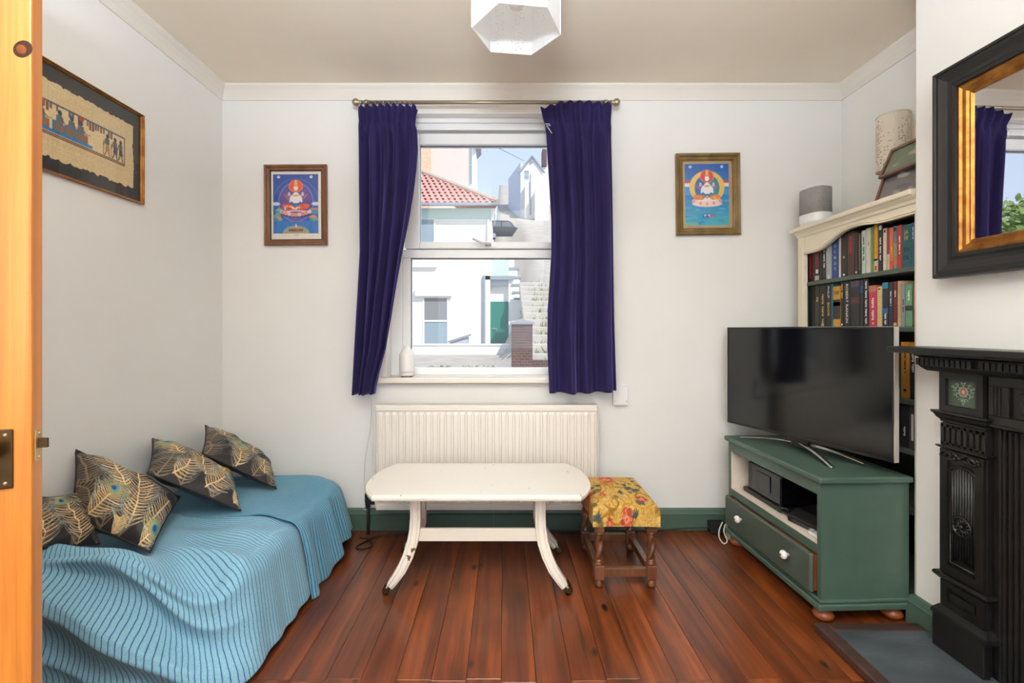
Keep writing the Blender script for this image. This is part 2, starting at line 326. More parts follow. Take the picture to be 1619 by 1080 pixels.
# coving: a shallow cove with a bead at either edge
cov = [(0, H - .079), (.006, H - .079), (.007, H - .072), (.012, H - .05), (.022, H - .028), (.033, H - .014), (.036, H - .009), (.036, H), (0, H)]
S(B().sweep([(XL, YR), (XL, D), (XA, D), (XA, YB), (XB, YB), (XB, .25), (XA, .25), (XA, YR)], cov).obj('trim_1', M['cornice']))
sk = [(0, 0), (.019, 0), (.019, .083), (.021, .088), (.016, .094), (.013, .104), (.009, .112), (0, .116)]
S(B().sweep([(XL, D), (-.06, D)], sk).obj('baseboard_back', M['green']))
S(B().sweep([(-.0594, D), (XA, D)], sk).obj('baseboard_back', M['green']))
S(B().sweep([(XL, .7), (XL, D - .022)], sk).obj('baseboard_left', M['green']))
S(B().sweep([(XA, YB), (XB, YB), (XB, 1.605)], sk).obj('baseboard_right', M['green']))

# ------------------------------------------------------------------ window
w1 = thing('window_1', 'white double-glazed window between the blue velvet curtains', None, ((WX0 + WX1) / 2, D + .1, WZ0), kind='structure')
fy = 2.665                                                       # room face of the frame
gl, gr = -.528, .335
B().box(WX0, WX0 + .028, D - .004, fy + .09, WZ0, WZ1).box(WX1 - .028, WX1, D - .004, fy + .09, WZ0, WZ1).box(WX0, WX1, D - .004, fy + .09, WZ1 - .03, WZ1).obj('window_lining', M['whitewood'], w1, bevel=.004)
B().box(WX0 + .028, WX1 - .028, fy - .03, fy + .09, 2.19, WZ1 - .03).box(WX0 + .028, WX1 - .028, fy - .045, fy - .03, 2.225, WZ1 - .03).obj('head_casing', M['upvc'], w1, bevel=.003)
B().box(WX0 + .028, gl - .045, fy - .012, fy + .06, .825, 2.19).box(gr + .06, WX1 - .028, fy - .012, fy + .06, .825, 2.19).box(gl - .045, gr + .06, fy, fy + .06, .825, .865).box(gl - .045, gl, fy, fy + .06, .865, 1.482).box(gr, gr + .06, fy, fy + .06, .865, 1.482).box(gl - .045, gr + .06, fy - .004, fy + .06, 1.482, 1.53).obj('window_frame', M['upvc'], w1, bevel=.004)
us = B(); ux0 = gl - .03; ux1 = gr + .05
us.box(ux0, -.476, fy - .02, fy + .045, 1.533, 2.175).box(.285, ux1, fy - .02, fy + .045, 1.533, 2.175).box(-.476, .285, fy - .02, fy + .045, 2.114, 2.175).box(-.476, .285, fy - .02, fy + .045, 1.533, 1.571)
us.obj('upper_sash', M['upvc'], w1, bevel=.005)
gk = B().box(-.480, -.474, fy + .006, fy + .012, 1.57, 2.115).box(-.476, .285, fy + .006, fy + .012, 2.109, 2.116).box(gl - .002, gl + .004, fy + .006, fy + .012, .865, 1.482).box(gl, gr, fy + .006, fy + .012, 1.476, 1.483).box(.281, .287, fy + .006, fy + .012, 1.57, 2.115).box(gr - .003, gr + .003, fy + .006, fy + .012, .865, 1.482)
gk.obj('window_gasket', mat('gasket', (90, 92, 96), .7), w1)
bx(-.478, .287, fy + .012, fy + .018, 1.569, 2.116).obj('pane', M['glass'], w1)
bx(gl - .002, gr + .002, fy + .012, fy + .018, .863, 1.484).obj('pane', M['glass'], w1)
hx = (772 - VX) / F * 2.64
B().box(hx - .016, hx + .016, fy - .032, fy - .018, 1.545, 1.562).tube([(hx, fy - .032, 1.553), (hx, fy - .06, 1.553), (hx - .035, fy - .066, 1.556), (hx - .085, fy - .066, 1.58)], [.008, .009, .008, .006], 8).obj('window_handle', mat('handle_grey', (200, 200, 198), .35), w1, smooth=True)
B().box(WX0 - .0, WX1 + .0, D - .035, fy + .02, .797, .825).box(WX0 - .055, WX1 + .055, D - .045, D - .0, .793, .825).obj('window_sill', mat('sill_paint', (240, 230, 218), .4), w1, bevel=.009, seg=3)

# ------------------------------------------------------------------ curtains and pole
ry, rz = 2.487, 2.272
cp = thing('curtain_pole', 'brushed nickel curtain pole with ball finials above the window', 'curtain pole', (-.1, ry, rz))
B().cyl((-.75, ry, rz), (.555, ry, rz), .0098, n=16).obj('pole', M['nickel'], cp, smooth=True)
for sx_, e in ((-1, -.75), (1, .555)):
    B().lathe([(0, 0), (.012, 0), (.013, .008), (.009, .012), (.018, .02), (.021, .03), (.018, .04), (.012, .047), (0, .05)] if sx_ > 0 else [(0, -.05), (.012, -.047), (.018, -.04), (.021, -.03), (.018, -.02), (.009, -.012), (.013, -.008), (.012, 0), (0, 0)], (e, ry, rz), 18, axis=0).obj('finial', M['nickel'], cp, smooth=True)
for bxp in (-.725, .53):
    B().cyl((bxp, ry, rz - .004), (bxp, D, rz - .004), .007).lathe([(.014, -.008), (.014, .008), (.010, .008), (.010, -.008), (.014, -.008)], (bxp, ry, rz), 16, axis=0).lathe([(.024, 0), (.024, -.006), (.0, -.008)][::-1], (bxp, D, rz - .004), 16, axis=1).obj('bracket', M['nickel'], cp, smooth=True)
# velvet
vm = mat('blue_velvet', (46, 38, 84), .8, spec=.15, noise=(14, .3), c2=(37, 31, 70), sheen=(.7, (136, 126, 200), .3), stretch=(1, 1, .4))
def curtain(name, label, Ltab, Rtab, topf, botf, nf, seed, yc):
    r = random.Random(seed); ph = [r.uniform(0, 6.28) for _ in range(6)]; wv = [r.uniform(.6, 1.4) for _ in range(3)]
    def fn(s, t):
        # fabric row t: 0 top .. 1 bottom in picture rows
        py = topf(s) + (botf(s) - topf(s)) * t
        tt = (py - 160) / 462
        a = lerp_tab(Ltab, py); b = lerp_tab(Rtab, py)
        head = 1 - sm(.03, .14, tt)
        warp = s + .018 * math.sin(6.28 * s * 2 + ph[0] + tt * 1.5) * (1 - head)
        X = ((a + (b - a) * warp) - VX) / F * yc
        w1_ = math.sin(2 * PI * nf * s + ph[1] + .8 * math.sin(2.2 * tt + ph[2]))
        w2_ = math.sin(2 * PI * nf * 2.3 * s + ph[3]); w3 = math.sin(2 * PI * nf * .45 * s + ph[4] + tt * 1.3)
        dep = (1 - head) * (.028 * (.5 + .8 * tt) * (abs(w1_) ** .8 * (1 if w1_ > 0 else -1)) + .016 * w3 * (.3 + tt) + .003 * w2_) + head * .008 * math.sin(2 * PI * nf * 2 * s + ph[1])
        tape = math.exp(-((tt - .065) / .018) ** 2)
        dep += .012 * tape
        crown = head * (.004 * math.sin(2 * PI * nf * 2 * s + ph[5]))
        return (X, yc + dep - .004, HC - (py - VY) / F * yc + crown)
    o = B().grid(150, 90, fn).obj(name, vm, smooth=True, solid=.004)
    tag(o, label, 'curtain', 'velvet curtains at the window'); return o
yc = 2.470
Lc = curtain('velvet_curtain', 'blue velvet curtain on the left of the window, swept towards the wall at its foot',
        [(160, 568), (185, 567), (215, 568), (300, 569), (400, 570.5), (470, 567), (540, 563), (625, 559)],
        [(160, 661), (172, 660.5), (182, 657), (196, 655), (206, 658), (240, 659.5), (270, 657.5), (310, 653), (350, 647), (400, 637.5), (450, 629), (500, 621.5), (550, 613.5), (590, 602), (612, 597), (625, 595)],
        lambda s: 168 - 2.5 * math.sin(PI * s) + (4 if s > .97 else 0) + (3 if s < .03 else 0), lambda s: 623.5 - 4 * sm(.85, 1, s), 4.4, 3, yc)
Rc = curtain('velvet_curtain', 'blue velvet curtain on the right of the window with a loose white heading cord',
        [(160, 857), (172, 854), (182, 857), (196, 861), (215, 864), (250, 866), (300, 869.5), (350, 872.5), (400, 873), (450, 870), (490, 867.5), (550, 867), (625, 870.5)],
        [(160, 967), (185, 966), (215, 966.5), (300, 969), (400, 971), (500, 973), (625, 977)],
        lambda s: 171 - 10 * sm(.0, .35, s) + 3 * sm(.6, 1, s), lambda s: 621.5 - 3.5 * sm(.6, 1, s), 3.7, 12, yc)
for cur, xs, nm in ((Lc, [577, 584, 594, 607, 616, 625, 634, 641, 649], 1), (Rc, [864, 884, 912, 920, 932, 951, 956], 2)):
    for q in xs:
        X = (q - VX) / F * ry
        o = B().tube([(X + .001 * math.sin(t), ry + .0125 * math.cos(t), rz - .0025 + .0125 * math.sin(t)) for t in np.linspace(0, 2 * PI, 15)], .0018, 6).obj('curtain_ring', M['nickel'], cp, smooth=True)
c0 = Vector(Wp(862, 196, 2.44))
B().tube([c0, c0 + Vector((.022, -.004, -.002)), c0 + Vector((.026, -.004, -.01)), c0 + Vector((.006, -.006, -.012)), c0 + Vector((.02, -.006, -.03)), c0 + Vector((.034, -.004, -.05))], .0016, 6).obj('heading_cord', M['white'], Rc, smooth=True)

# ------------------------------------------------------------------ radiator
rx0, rx1, rzb, rzt, ryf = -.678, .488, .14, .688, 2.468
rad = thing('radiator', 'cream panel radiator with vertical flutes under the window', 'radiator', (-.1, 2.5, rzb))
nfl = 32; prof = []
for i in range(nfl):
    a = rx0 + .012 + (rx1 - rx0 - .024) * i / nfl; b = rx0 + .012 + (rx1 - rx0 - .024) * (i + 1) / nfl; m_ = (a + b) / 2; hw = (b - a) / 2
    prof += [(m_ - hw, 0), (m_ - hw * .82, -.0005), (m_ - hw * .62, -.008), (m_ - hw * .45, -.0095), (m_ + hw * .45, -.0095), (m_ + hw * .62, -.008), (m_ + hw * .82, -.0005)]
prof.append((rx1 - .012, 0))
zs = [(rzb + .034, 0), (rzb + .05, 1), (rzt - .052, 1), (rzt - .036, 0)]
B().add([(x_, ryf + .0095 + d * k_, z_) for z_, k_ in zs for x_, d in prof], [(j * len(prof) + i, j * len(prof) + i + 1, (j + 1) * len(prof) + i + 1, (j + 1) * len(prof) + i) for j in range(3) for i in range(len(prof) - 1)]).obj('fluted_panel', M['rad'], rad)
B().box(rx0 + .006, rx1 - .006, ryf + .009, ryf + .024, rzb, rzt).box(rx0 + .006, rx1 - .006, ryf + .001, ryf + .012, rzt - .032, rzt - .006).box(rx0 + .006, rx1 - .006, ryf + .001, ryf + .012, rzb, rzb + .03).obj('panel_back', M['rad'], rad, bevel=.004)
B().box(rx0, rx1, ryf + .002, ryf + .07, rzt - .008, rzt).obj('top_cover', M['rad'], rad, bevel=.002)
for a, b in ((rx0, rx0 + .005), (rx1 - .005, rx1)): bx(a, b, ryf + .004, ryf + .07, rzb + .01, rzt).obj('side_cover', M['rad'], rad, bevel=.002)
for q in (-.45, .28): bx(q, q + .03, ryf + .022, D - .003, rzb + .1, rzt - .1).obj('wall_bracket', M['rad'], rad)
vx = rx0 - .045
B().cyl((vx, ryf + .04, 0), (vx, ryf + .04, .15), .0075).cyl((vx, ryf + .04, .165), (rx0 + .02, ryf + .04, .165), .009).obj('pipe', M['blackm'], rad, smooth=True)
B().lathe([(0, .14), (.012, .14), (.014, .16), (.016, .175), (.017, .21), (.012, .222), (0, .224)], (vx, ryf + .04, 0), 16).obj('valve', M['blackm'], rad, smooth=True)

# ------------------------------------------------------------------ coffee table
cpaint = mat('chipped_cream_paint', (240, 232, 218), .38); n_ = cpaint.node_tree
t_ = node(cpaint, 'ShaderNodeTexCoord'); a_ = node(cpaint, 'ShaderNodeTexNoise'); a_.inputs['Scale'].default_value = 26; a_.inputs['Detail'].default_value = 6; n_.links.new(t_.outputs['Object'], a_.inputs[0])
r_ = node(cpaint, 'ShaderNodeValToRGB'); r_.color_ramp.elements[0].position = .715; r_.color_ramp.elements[1].position = .725; r_.color_ramp.elements[0].color = rgb(226, 219, 209); r_.color_ramp.elements[1].color = rgb(96, 62, 40)
n_.links.new(a_.outputs[0], r_.inputs[0]); n_.links.new(r_.outputs[0], n_.nodes['Principled BSDF'].inputs['Base Color'])
edgep = mat('worn_cream_edge', (238, 228, 212), .4, noise=(20, .06), c2=(238, 228, 212)); 
e_ = [q for q in edgep.node_tree.nodes if q.type == 'VALTORGB'][0].color_ramp; e_.elements[0].position = .30; e_.elements[1].position = .315; e_.elements[0].color = rgb(104, 70, 46); e_.elements[1].color = rgb(232, 223, 210)
tcx, ty0, ty1, tz = -.113, 1.885, 2.36, .42
tb = thing('coffee_table', 'low cream-painted coffee table with bowed ends and splayed legs', 'table', (tcx, 2.12, 0))
def outline(off):
    hw, bow, pts = .417 - off * .3, .072, []
    y0, y1 = ty0 + off, ty1 - off; ym = (y0 + y1) / 2; hy = (y1 - y0) / 2; n = 18
    ang = [-1 + 2 * i / n for i in range(n + 1)]
    def ex(u): return hw + (bow - off * .7) * (1 - abs(u) ** 2.4)
    for u in ang: pts.append((tcx + ex(u), ym + hy * u))
    for u in ang[::-1]: pts.append((tcx - ex(u), ym + hy * u))
    return pts
tm = B(); lay = [(.012, -.024), (.003, -.022), (0, -.016), (0, -.009), (.004, -.004), (.010, -.0035), (.012, -.0005), (.016, 0)]; n = len(outline(0)); vv = []
for off, dz in lay: vv += [(x_, y_, tz + dz) for x_, y_ in outline(off)]
tm.add(vv, [(j * n + i, j * n + (i + 1) % n, (j + 1) * n + (i + 1) % n, (j + 1) * n + i) for j in range(len(lay) - 1) for i in range(n)] + [tuple(range(n - 1, -1, -1))])
tm.obj('tabletop_edge', edgep, tb)
B().prism(outline(.0158), tz - .003, tz + .0002, 'z').obj('tabletop', cpaint, tb)
leg_path = [(.0, .400), (.0, .30), (-.002, .25), (-.010, .20), (-.026, .15), (-.050, .10), (-.078, .06), (-.098, .034)]
lw = [.044, .044, .045, .045, .044, .041, .036, .032]
for sgn, xc in ((-1, -.372), (1, .148)):
    for yt, yf in ((1.99, 1.945), (2.10, 2.30)):
        vs_ = []; ys_ = []
        for i, (dx, z_) in enumerate(leg_path):
            a = Vector(leg_path[max(i - 1, 0)]); b = Vector(leg_path[min(i + 1, len(leg_path) - 1)]); d = (b - a).normalized(); nn = Vector((-d.y, d.x)) * lw[i] / 2
            yl = yt + (yf - yt) * sm(.30, .03, z_); ys_.append(yl)
            for q, yy in ((nn, -.022), (-nn, -.022), (-nn, .022), (nn, .022)): vs_.append((xc - sgn * (dx + q.x), yl + yy, z_ + q.y))
        m_ = len(leg_path)
        lo = B().add(vs_, [(i * 4 + j, i * 4 + (j + 1) % 4, (i + 1) * 4 + (j + 1) % 4, (i + 1) * 4 + j) for i in range(m_ - 1) for j in range(4)] + [(3, 2, 1, 0), tuple(range(m_ * 4 - 4, m_ * 4))]).obj('leg', edgep, tb, bevel=.004)
        for e in (.011, -.011): B().tube([(xc - sgn * (dx + e), ys_[i] - .0225, z_) for i, (dx, z_) in enumerate(leg_path)], .0035, 6).obj('reed', edgep, lo, smooth=True)
        fx = xc + sgn * .103; yl = yf
        B().prism([(fx - sgn * .024, .046), (fx + sgn * .008, .052), (fx + sgn * .024, .026), (fx + sgn * .022, .006), (fx + sgn * .002, .008)], yl - .021, yl + .021, 'y').obj('brass_foot', M['dbrass'], lo, bevel=.004)
        B().cyl((fx + sgn * .008, yl - .01, .0075), (fx + sgn * .008, yl + .01, .0075), .0075, n=14).obj('caster', M['dbrass'], lo, smooth=True)
    bx(xc - .02, xc + .02, 1.95, 2.27, .378, .398).obj('top_rail', edgep, tb, bevel=.002)
    bx(xc - .015, xc + .015, 2.008, 2.08, .215, .25).obj('cross_rail', edgep, tb, bevel=.002)
bx(-.36, .136, 1.978, 1.996, .198, .250).obj('stretcher', edgep, tb, bevel=.003)
# ------------------------------------------------------------------ tapestry stool
st = thing('tapestry_stool', 'small oak stool with barley-twist legs and yellow floral tapestry seat', 'stool', (.506, 2.17, 0))
sxs, sys_ = (.396, .616), (2.000, 2.335)
for xq in sxs:
    for yq in sys_:
        lo = bx(xq - .021, xq + .021, yq - .021, yq + .021, .034, .094).obj('leg', M['oak'], st, bevel=.003)
        bx(xq - .021, xq + .021, yq - .021, yq + .021, .234, .285).obj('leg_block', M['oak'], lo, bevel=.003)
        B().lathe([(0, 0), (.014, 0), (.019, .008), (.02, .018), (.015, .028), (.013, .036)], (xq, yq, 0), 16).obj('bun_foot', M['oak'], lo, smooth=True)
        B().lathe([(.013, .09), (.02, .096), (.021, .101), (.015, .106), (.0165, .111), (.013, .117)], (xq, yq, 0), 16).obj('turned_collar', M['oak'], lo, smooth=True)
        B().lathe([(.013, .218), (.0185, .224), (.0185, .229), (.014, .236)], (xq, yq, 0), 16).obj('turned_collar', M['oak'], lo, smooth=True)
        def tw(u, v, xq=xq, yq=yq):
            t = 2 * PI * u; z_ = .114 + .108 * v; r_ = .0158 + .0042 * math.cos(2 * t - 2 * PI * 1.6 * v * 1.0)
            return (xq + r_ * math.cos(t), yq + r_ * math.sin(t), z_)
        B().grid(24, 22, tw, cu=True).obj('twist', M['oak'], lo, smooth=True)
for yq in sys_: bx(sxs[0] + .02, sxs[1] - .02, yq - .012, yq + .012, .046, .08).obj('stretcher', M['oak'], st, bevel=.002)
for xq in sxs: bx(xq - .012, xq + .012, sys_[0] + .02, sys_[1] - .02, .046, .08).obj('stretcher', M['oak'], st, bevel=.002)
# seat: domed pad whose fabric wraps down over the rails
N = 150
cv = Canvas(N + 1, N + 1, (206, 174, 92)); R_ = random.Random(5)
for _ in range(160):
    cv.ell(R_.random(), R_.random(), R_.uniform(.01, .05), R_.uniform(.01, .03), R_.choice([(214, 184, 104), (196, 160, 70), (224, 198, 130), (188, 150, 60)]), .6, rot=R_.random() * 3)
def scroll(x, y, a, L, c, wd):
    pts = [(x, y)]
    for i in range(22):
        a += .22 * L; x += .016 * math.cos(a); y += .016 * math.sin(a); pts.append((x, y))
    cv.line(pts, wd, c)
for _ in range(34): scroll(R_.random(), R_.random(), R_.random() * 6.3, R_.choice([-1, 1]) * R_.uniform(.4, 1.1), R_.choice([(170, 122, 34), (150, 108, 36), (186, 142, 46)]), .02)
def leaf(x, y, a, l, c):
    for s_ in (-.9, -.45, 0, .45, .9): cv.ell(x + l * .5 * math.cos(a + s_), y + l * .5 * math.sin(a + s_), l * .5, l * .16, c, .9, rot=a + s_)
for _ in range(38): leaf(R_.random(), R_.random(), R_.random() * 6.3, R_.uniform(.035, .07), R_.choice([(70, 82, 78), (86, 92, 66), (62, 72, 84), (104, 104, 60)]))
def bloom(x, y, r):
    for i in range(16):
        a = i * .9; rr = r * (.95 - .045 * i)
        cv.ell(x + r * .45 * math.cos(a), y + r * .45 * math.sin(a), rr * .5, rr * .32, R_.choice([(190, 60, 40), (206, 92, 62), (160, 40, 34), (222, 130, 96)]), .9, rot=a)
    for i in range(9): a = i * .7; cv.ell(x + r * .25 * math.cos(a), y + r * .25 * math.sin(a), r * .14, r * .09, (226, 168, 130), .8, rot=a)
for x_, y_, r_ in ((.45, .72, .15), (.06, .38, .13), (.74, .26, .075), (.95, .55, .08), (.5, .05, .09), (.3, .02, .05), (.93, .17, .05), (.16, .9, .07), (.85, .92, .07), (.28, .34, .05)): bloom(x_, y_, r_)
cv.noise(.10); cv.a *= np.array((.93, .88, .84))
sx0, sx1, sy0, sy1 = .366, .646, 1.968, 2.372
def seat(u, v):
    # u across, v front to back; outer bands fold down
    def fold(t, a, b):
        e = .16
        if t < e: return a, (e - t) / e
        if t > 1 - e: return b, (t - 1 + e) / e
        return a + (b - a) * (t - e) / (1 - 2 * e), 0
    i = .02
    X, dx = fold(u, sx0 + i, sx1 - i); Y, dy = fold(v, sy0 + i, sy1 - i)
    d = max(dx, dy); cxm = (X - (sx0 + sx1) / 2) / (sx1 - sx0) * 2; cym = (Y - (sy0 + sy1) / 2) / (sy1 - sy0) * 2
    top = .345 + .02 * (1 - cxm ** 2) * (1 - cym ** 2)
    q = math.sin(min(1, d * 2.2) * PI / 2); ox = math.copysign(i * q, u - .5) if dx > 0 else 0; oy = math.copysign(i * q, v - .5) if dy > 0 else 0
    z_ = top - .018 * (1 - math.cos(min(1, d * 2.2) * PI / 2)) - max(0, d - .3) / .7 * .066
    return (X + ox, Y + oy, z_)
so = B().grid(N, N, seat).obj('seat', vcol('tapestry', .9, bump=(300, .4)), st, smooth=True); paint(so, cv)
bx(sxs[0] - .02, sxs[1] + .02, sys_[0] - .02, sys_[1] + .02, .262, .30).obj('seat_frame', M['oak'], st)

# ------------------------------------------------------------------ daybed with two throws
db = thing('daybed', 'low daybed along the left wall, wholly covered by striped blue throws', 'daybed', (-1.18, 1.95, 0))
bx(-1.50, -.94, 1.52, 2.42, .06, .20).obj('base', M['oak'], db, bevel=.01)
bx(-1.50, -.96, 1.60, 2.40, .20, .285).obj('mattress', mat('mattress', (200, 200, 200), .9), db, bevel=.03, seg=3)
B().box(-1.50, -1.24, 1.40, 1.455, .2, .355).obj('arm', M['oak'], db, bevel=.02)
for x_ in (-1.46, -.95):
    for y_ in (1.52, 2.38): B().cyl((x_, y_, 0), (x_, y_, .07), .022, .026).obj('leg', M['oak'], db)
def throwmat(name, c, dark, freq, w_):
    m = mat(name, c, .92, sheen=(.25, (200, 225, 240), .5)); n = m.node_tree; L = n.links.new
    a = node(m, 'ShaderNodeAttribute'); a.attribute_name = 'phase'
    t = node(m, 'ShaderNodeTexCoord'); ns = node(m, 'ShaderNodeTexNoise'); ns.inputs['Scale'].default_value = 22; ns.inputs['Detail'].default_value = 4; L(t.outputs['Object'], ns.inputs[0])
    m1 = node(m, 'ShaderNodeMath'); m1.operation = 'MULTIPLY_ADD'; m1.inputs[1].default_value = .006; L(ns.outputs[0], m1.inputs[0]); L(a.outputs['Fac'], m1.inputs[2])
    m2 = node(m, 'ShaderNodeMath'); m2.operation = 'MULTIPLY'; m2.inputs[1].default_value = freq; L(m1.outputs[0], m2.inputs[0])
    m3 = node(m, 'ShaderNodeMath'); m3.operation = 'FRACT'; L(m2.outputs[0], m3.inputs[0])
    r = node(m, 'ShaderNodeValToRGB'); L(m3.outputs[0], r.inputs[0]); e = r.color_ramp.elements
    e[0].position = 0; e[0].color = rgb(c); e[1].position = 1; e[1].color = rgb(c)
    for p_, q in ((.5 - w_, c), (.5 - w_ * .4, dark), (.5 + w_ * .4, dark), (.5 + w_, c)): k_ = e.new(p_); k_.color = rgb(q)
    f = node(m, 'ShaderNodeTexNoise'); f.inputs['Scale'].default_value = 260; f.inputs['Detail'].default_value = 2; L(t.outputs['Object'], f.inputs[0])
    mx = node(m, 'ShaderNodeMix'); mx.data_type = 'RGBA'; mx.blend_type = 'OVERLAY'; mx.inputs[0].default_value = .35; L(r.outputs[0], mx.inputs[6]); L(f.outputs[0], mx.inputs[7]); L(mx.outputs[2], n.nodes['Principled BSDF'].inputs['Base Color'])
    b = node(m, 'ShaderNodeBump'); b.inputs['Strength'].default_value = .35; b.inputs['Distance'].default_value = .002; L(m3.outputs[0], b.inputs['Height']); L(b.outputs[0], n.nodes['Principled BSDF'].inputs['Normal'])
    return m
def poly_pt(tab, t):
    """tab of (t, x, y) -> smooth interpolated point"""
    xs = [a for a, _, _ in tab]; return np.interp(t, xs, [b for _, b, _ in tab]), np.interp(t, xs, [c for _, _, c in tab])
def smooth_tab(pts, n=160, it=10):
    p = np.array(pts, float); d = np.r_[0, np.cumsum(np.hypot(*np.diff(p, axis=0).T))]; s = np.linspace(0, d[-1], n)
    q = np.stack([np.interp(s, d, p[:, 0]), np.interp(s, d, p[:, 1])], 1)
    for _ in range(it): q[1:-1] = (q[:-2] + 2 * q[1:-1] + q[2:]) / 4
    return q, d[-1]
def drape(name, m, spine, edge, floor_, ztop, zfl, disp, nu=220, nv=110, pe=.5, solid=.006):
    E_, le = smooth_tab(edge, nu + 1, 60); S_, _ = smooth_tab(spine, nu + 1, 60); F_, _ = smooth_tab(floor_, nu + 1, 60)
    T = np.gradient(E_, axis=0); T /= np.hypot(T[:, 0], T[:, 1])[:, None] + 1e-9; Nn = np.stack([T[:, 1], -T[:, 0]], 1)
    sgn = np.sign(((F_ - E_) * Nn).sum()) or 1; Nn *= sgn
    r0 = .05; V = []; PH = []
    for j in range(nv + 1):
        p = j / nv
        for i in range(nu + 1):
            e = E_[i]; s_ = S_[i]; f = F_[i]; th = i / nu
            ze = ztop(e[0], e[1])
            if p <= pe:
                k_ = p / pe; x_, y_ = s_ + (e - s_) * k_; z_ = ztop(x_, y_); dr = 0
            else:
                q = (p - pe) / (1 - pe)
                tot = ze - zfl(th); arc = min(.09, tot * .5)
                l_ = q * (tot + .03)
                if l_ < arc: a = l_ / arc * PI / 2; out = math.sin(a) * r0 * .6; z_ = ze - r0 * (1 - math.cos(a))
                else: out = r0 * .6; z_ = ze - r0 - (l_ - arc) / (tot + .03 - arc) * (tot - r0)
                base = e + (f - e) * q; x_, y_ = base + Nn[i] * out * (1 - q * .3); dr = q
            dn, dz = disp(th, p, dr, x_, y_)
            V.append((x_ + Nn[i][0] * dn, y_ + Nn[i][1] * dn, max(.004, z_ + dz))); PH.append(th * le)
    b = B(); b.v = V; st_ = nu + 1
    b.f = [(j * st_ + i, j * st_ + i + 1, (j + 1) * st_ + i + 1, (j + 1) * st_ + i) for j in range(nv) for i in range(nu)]
    o = b.obj(name, m, smooth=True, solid=solid); at = o.data.attributes.new('phase', 'FLOAT', 'POINT'); at.data.foreach_set('value', PH); return o
def hump(x_, y_): return .105 * math.exp(-((y_ - 1.425) / .075) ** 2) * sm(-.90, -1.22, x_)
def ztop1(x_, y_): return .325 + hump(x_, y_) + .006 * math.sin(x_ * 19 + y_ * 11) + .004 * math.sin(y_ * 31 - x_ * 9) - .02 * sm(-.95, -.86, x_) - .075 * sm(-1.16, -.92, x_) * sm(1.60, 1.45, y_)
def disp1(th, p, dr, x_, y_):
    front = sm(.34, .60, th); ph = dr * 8.2 - (1 - th) * 13.0 - .6
    rid = lambda q: 1 - abs(math.sin(q / 2)) * 2
    sw = .75 * rid(ph) + .35 * rid(ph * 1.9 + 1.3)
    on = front * sm(.02, .22, dr)
    dn = dr * .004 * math.sin(th * 70) * (1 - front) + on * .062 * sw * (1 - .25 * dr) + on * .010 * math.sin(th * 30)
    dz = on * (1 - sm(.7, 1, dr)) * .018 * sw
    k_ = p / .5
    crease = math.exp(-((th - .40 - .10 * (1 - min(1, k_))) / .035) ** 2) - .6 * math.exp(-((th - .33 - .10 * (1 - min(1, k_))) / .03) ** 2)
    dz += sm(.45, .8, k_) * (1 - sm(.05, .45, dr)) * .020 * crease
    dz += sm(.3, .6, k_) * (1 - sm(0, .2, dr)) * .006 * math.sin(th * 40 + k_ * 6) * (1 - front)
    return dn, dz
t1 = drape('striped_throw', throwmat('pale_blue_throw', (124, 170, 190), (54, 86, 132), 74, .13),
      [(-1.505, 1.97), (-1.505, 1.60)], [(-.875, 1.99), (-.875, 1.60), (-.92, 1.50), (-1.05, 1.425), (-1.505, 1.37)], [(-.80, 2.0), (-.795, 1.56), (-.80, 1.46), (-.93, 1.37), (-1.505, 1.27)],
      ztop1, lambda th: .004 + .02 * (1 - sm(.3, .5, th)), disp1, nu=300, nv=150)
tag(t1, 'pale blue striped throw swagged over the near arm of the daybed', 'throw')
def ztop2(x_, y_): return .337 + .007 * math.sin(y_ * 14 + x_ * 7) * sm(-1.5, -1.2, x_) - .03 * sm(-.98, -.84, x_) - .03 * sm(2.36, 2.50, y_)
def disp2(th, p, dr, x_, y_):
    c_ = sm(.45, .7, th)
    dn = sm(0, .5, dr) * (.012 * math.sin(th * 34 + 1) + .010 * math.sin(th * 61)) + c_ * sm(.2, .8, dr) * .02 - .0
    cr = sm(.2, .5, p / .5) * .0035 * math.sin(th * 30 + p * 17) * (1 - dr)
    return dn, cr
t2 = drape('striped_throw', throwmat('teal_blue_throw', (94, 146, 170), (42, 78, 110), 78, .2),
      [(-1.505, 1.90), (-1.505, 2.44)], [(-.862, 1.895), (-.855, 2.30), (-.90, 2.42), (-1.02, 2.47), (-1.505, 2.48)], [(-.80, 1.895), (-.775, 2.28), (-.82, 2.46), (-1.0, 2.53), (-1.505, 2.535)],
      ztop2, lambda th: .004 + .06 * sm(.1, .3, th) * (1 - sm(.42, .5, th)) , disp2, nu=240, nv=110)
tag(t2, 'teal blue striped throw over the window end of the daybed', 'throw')

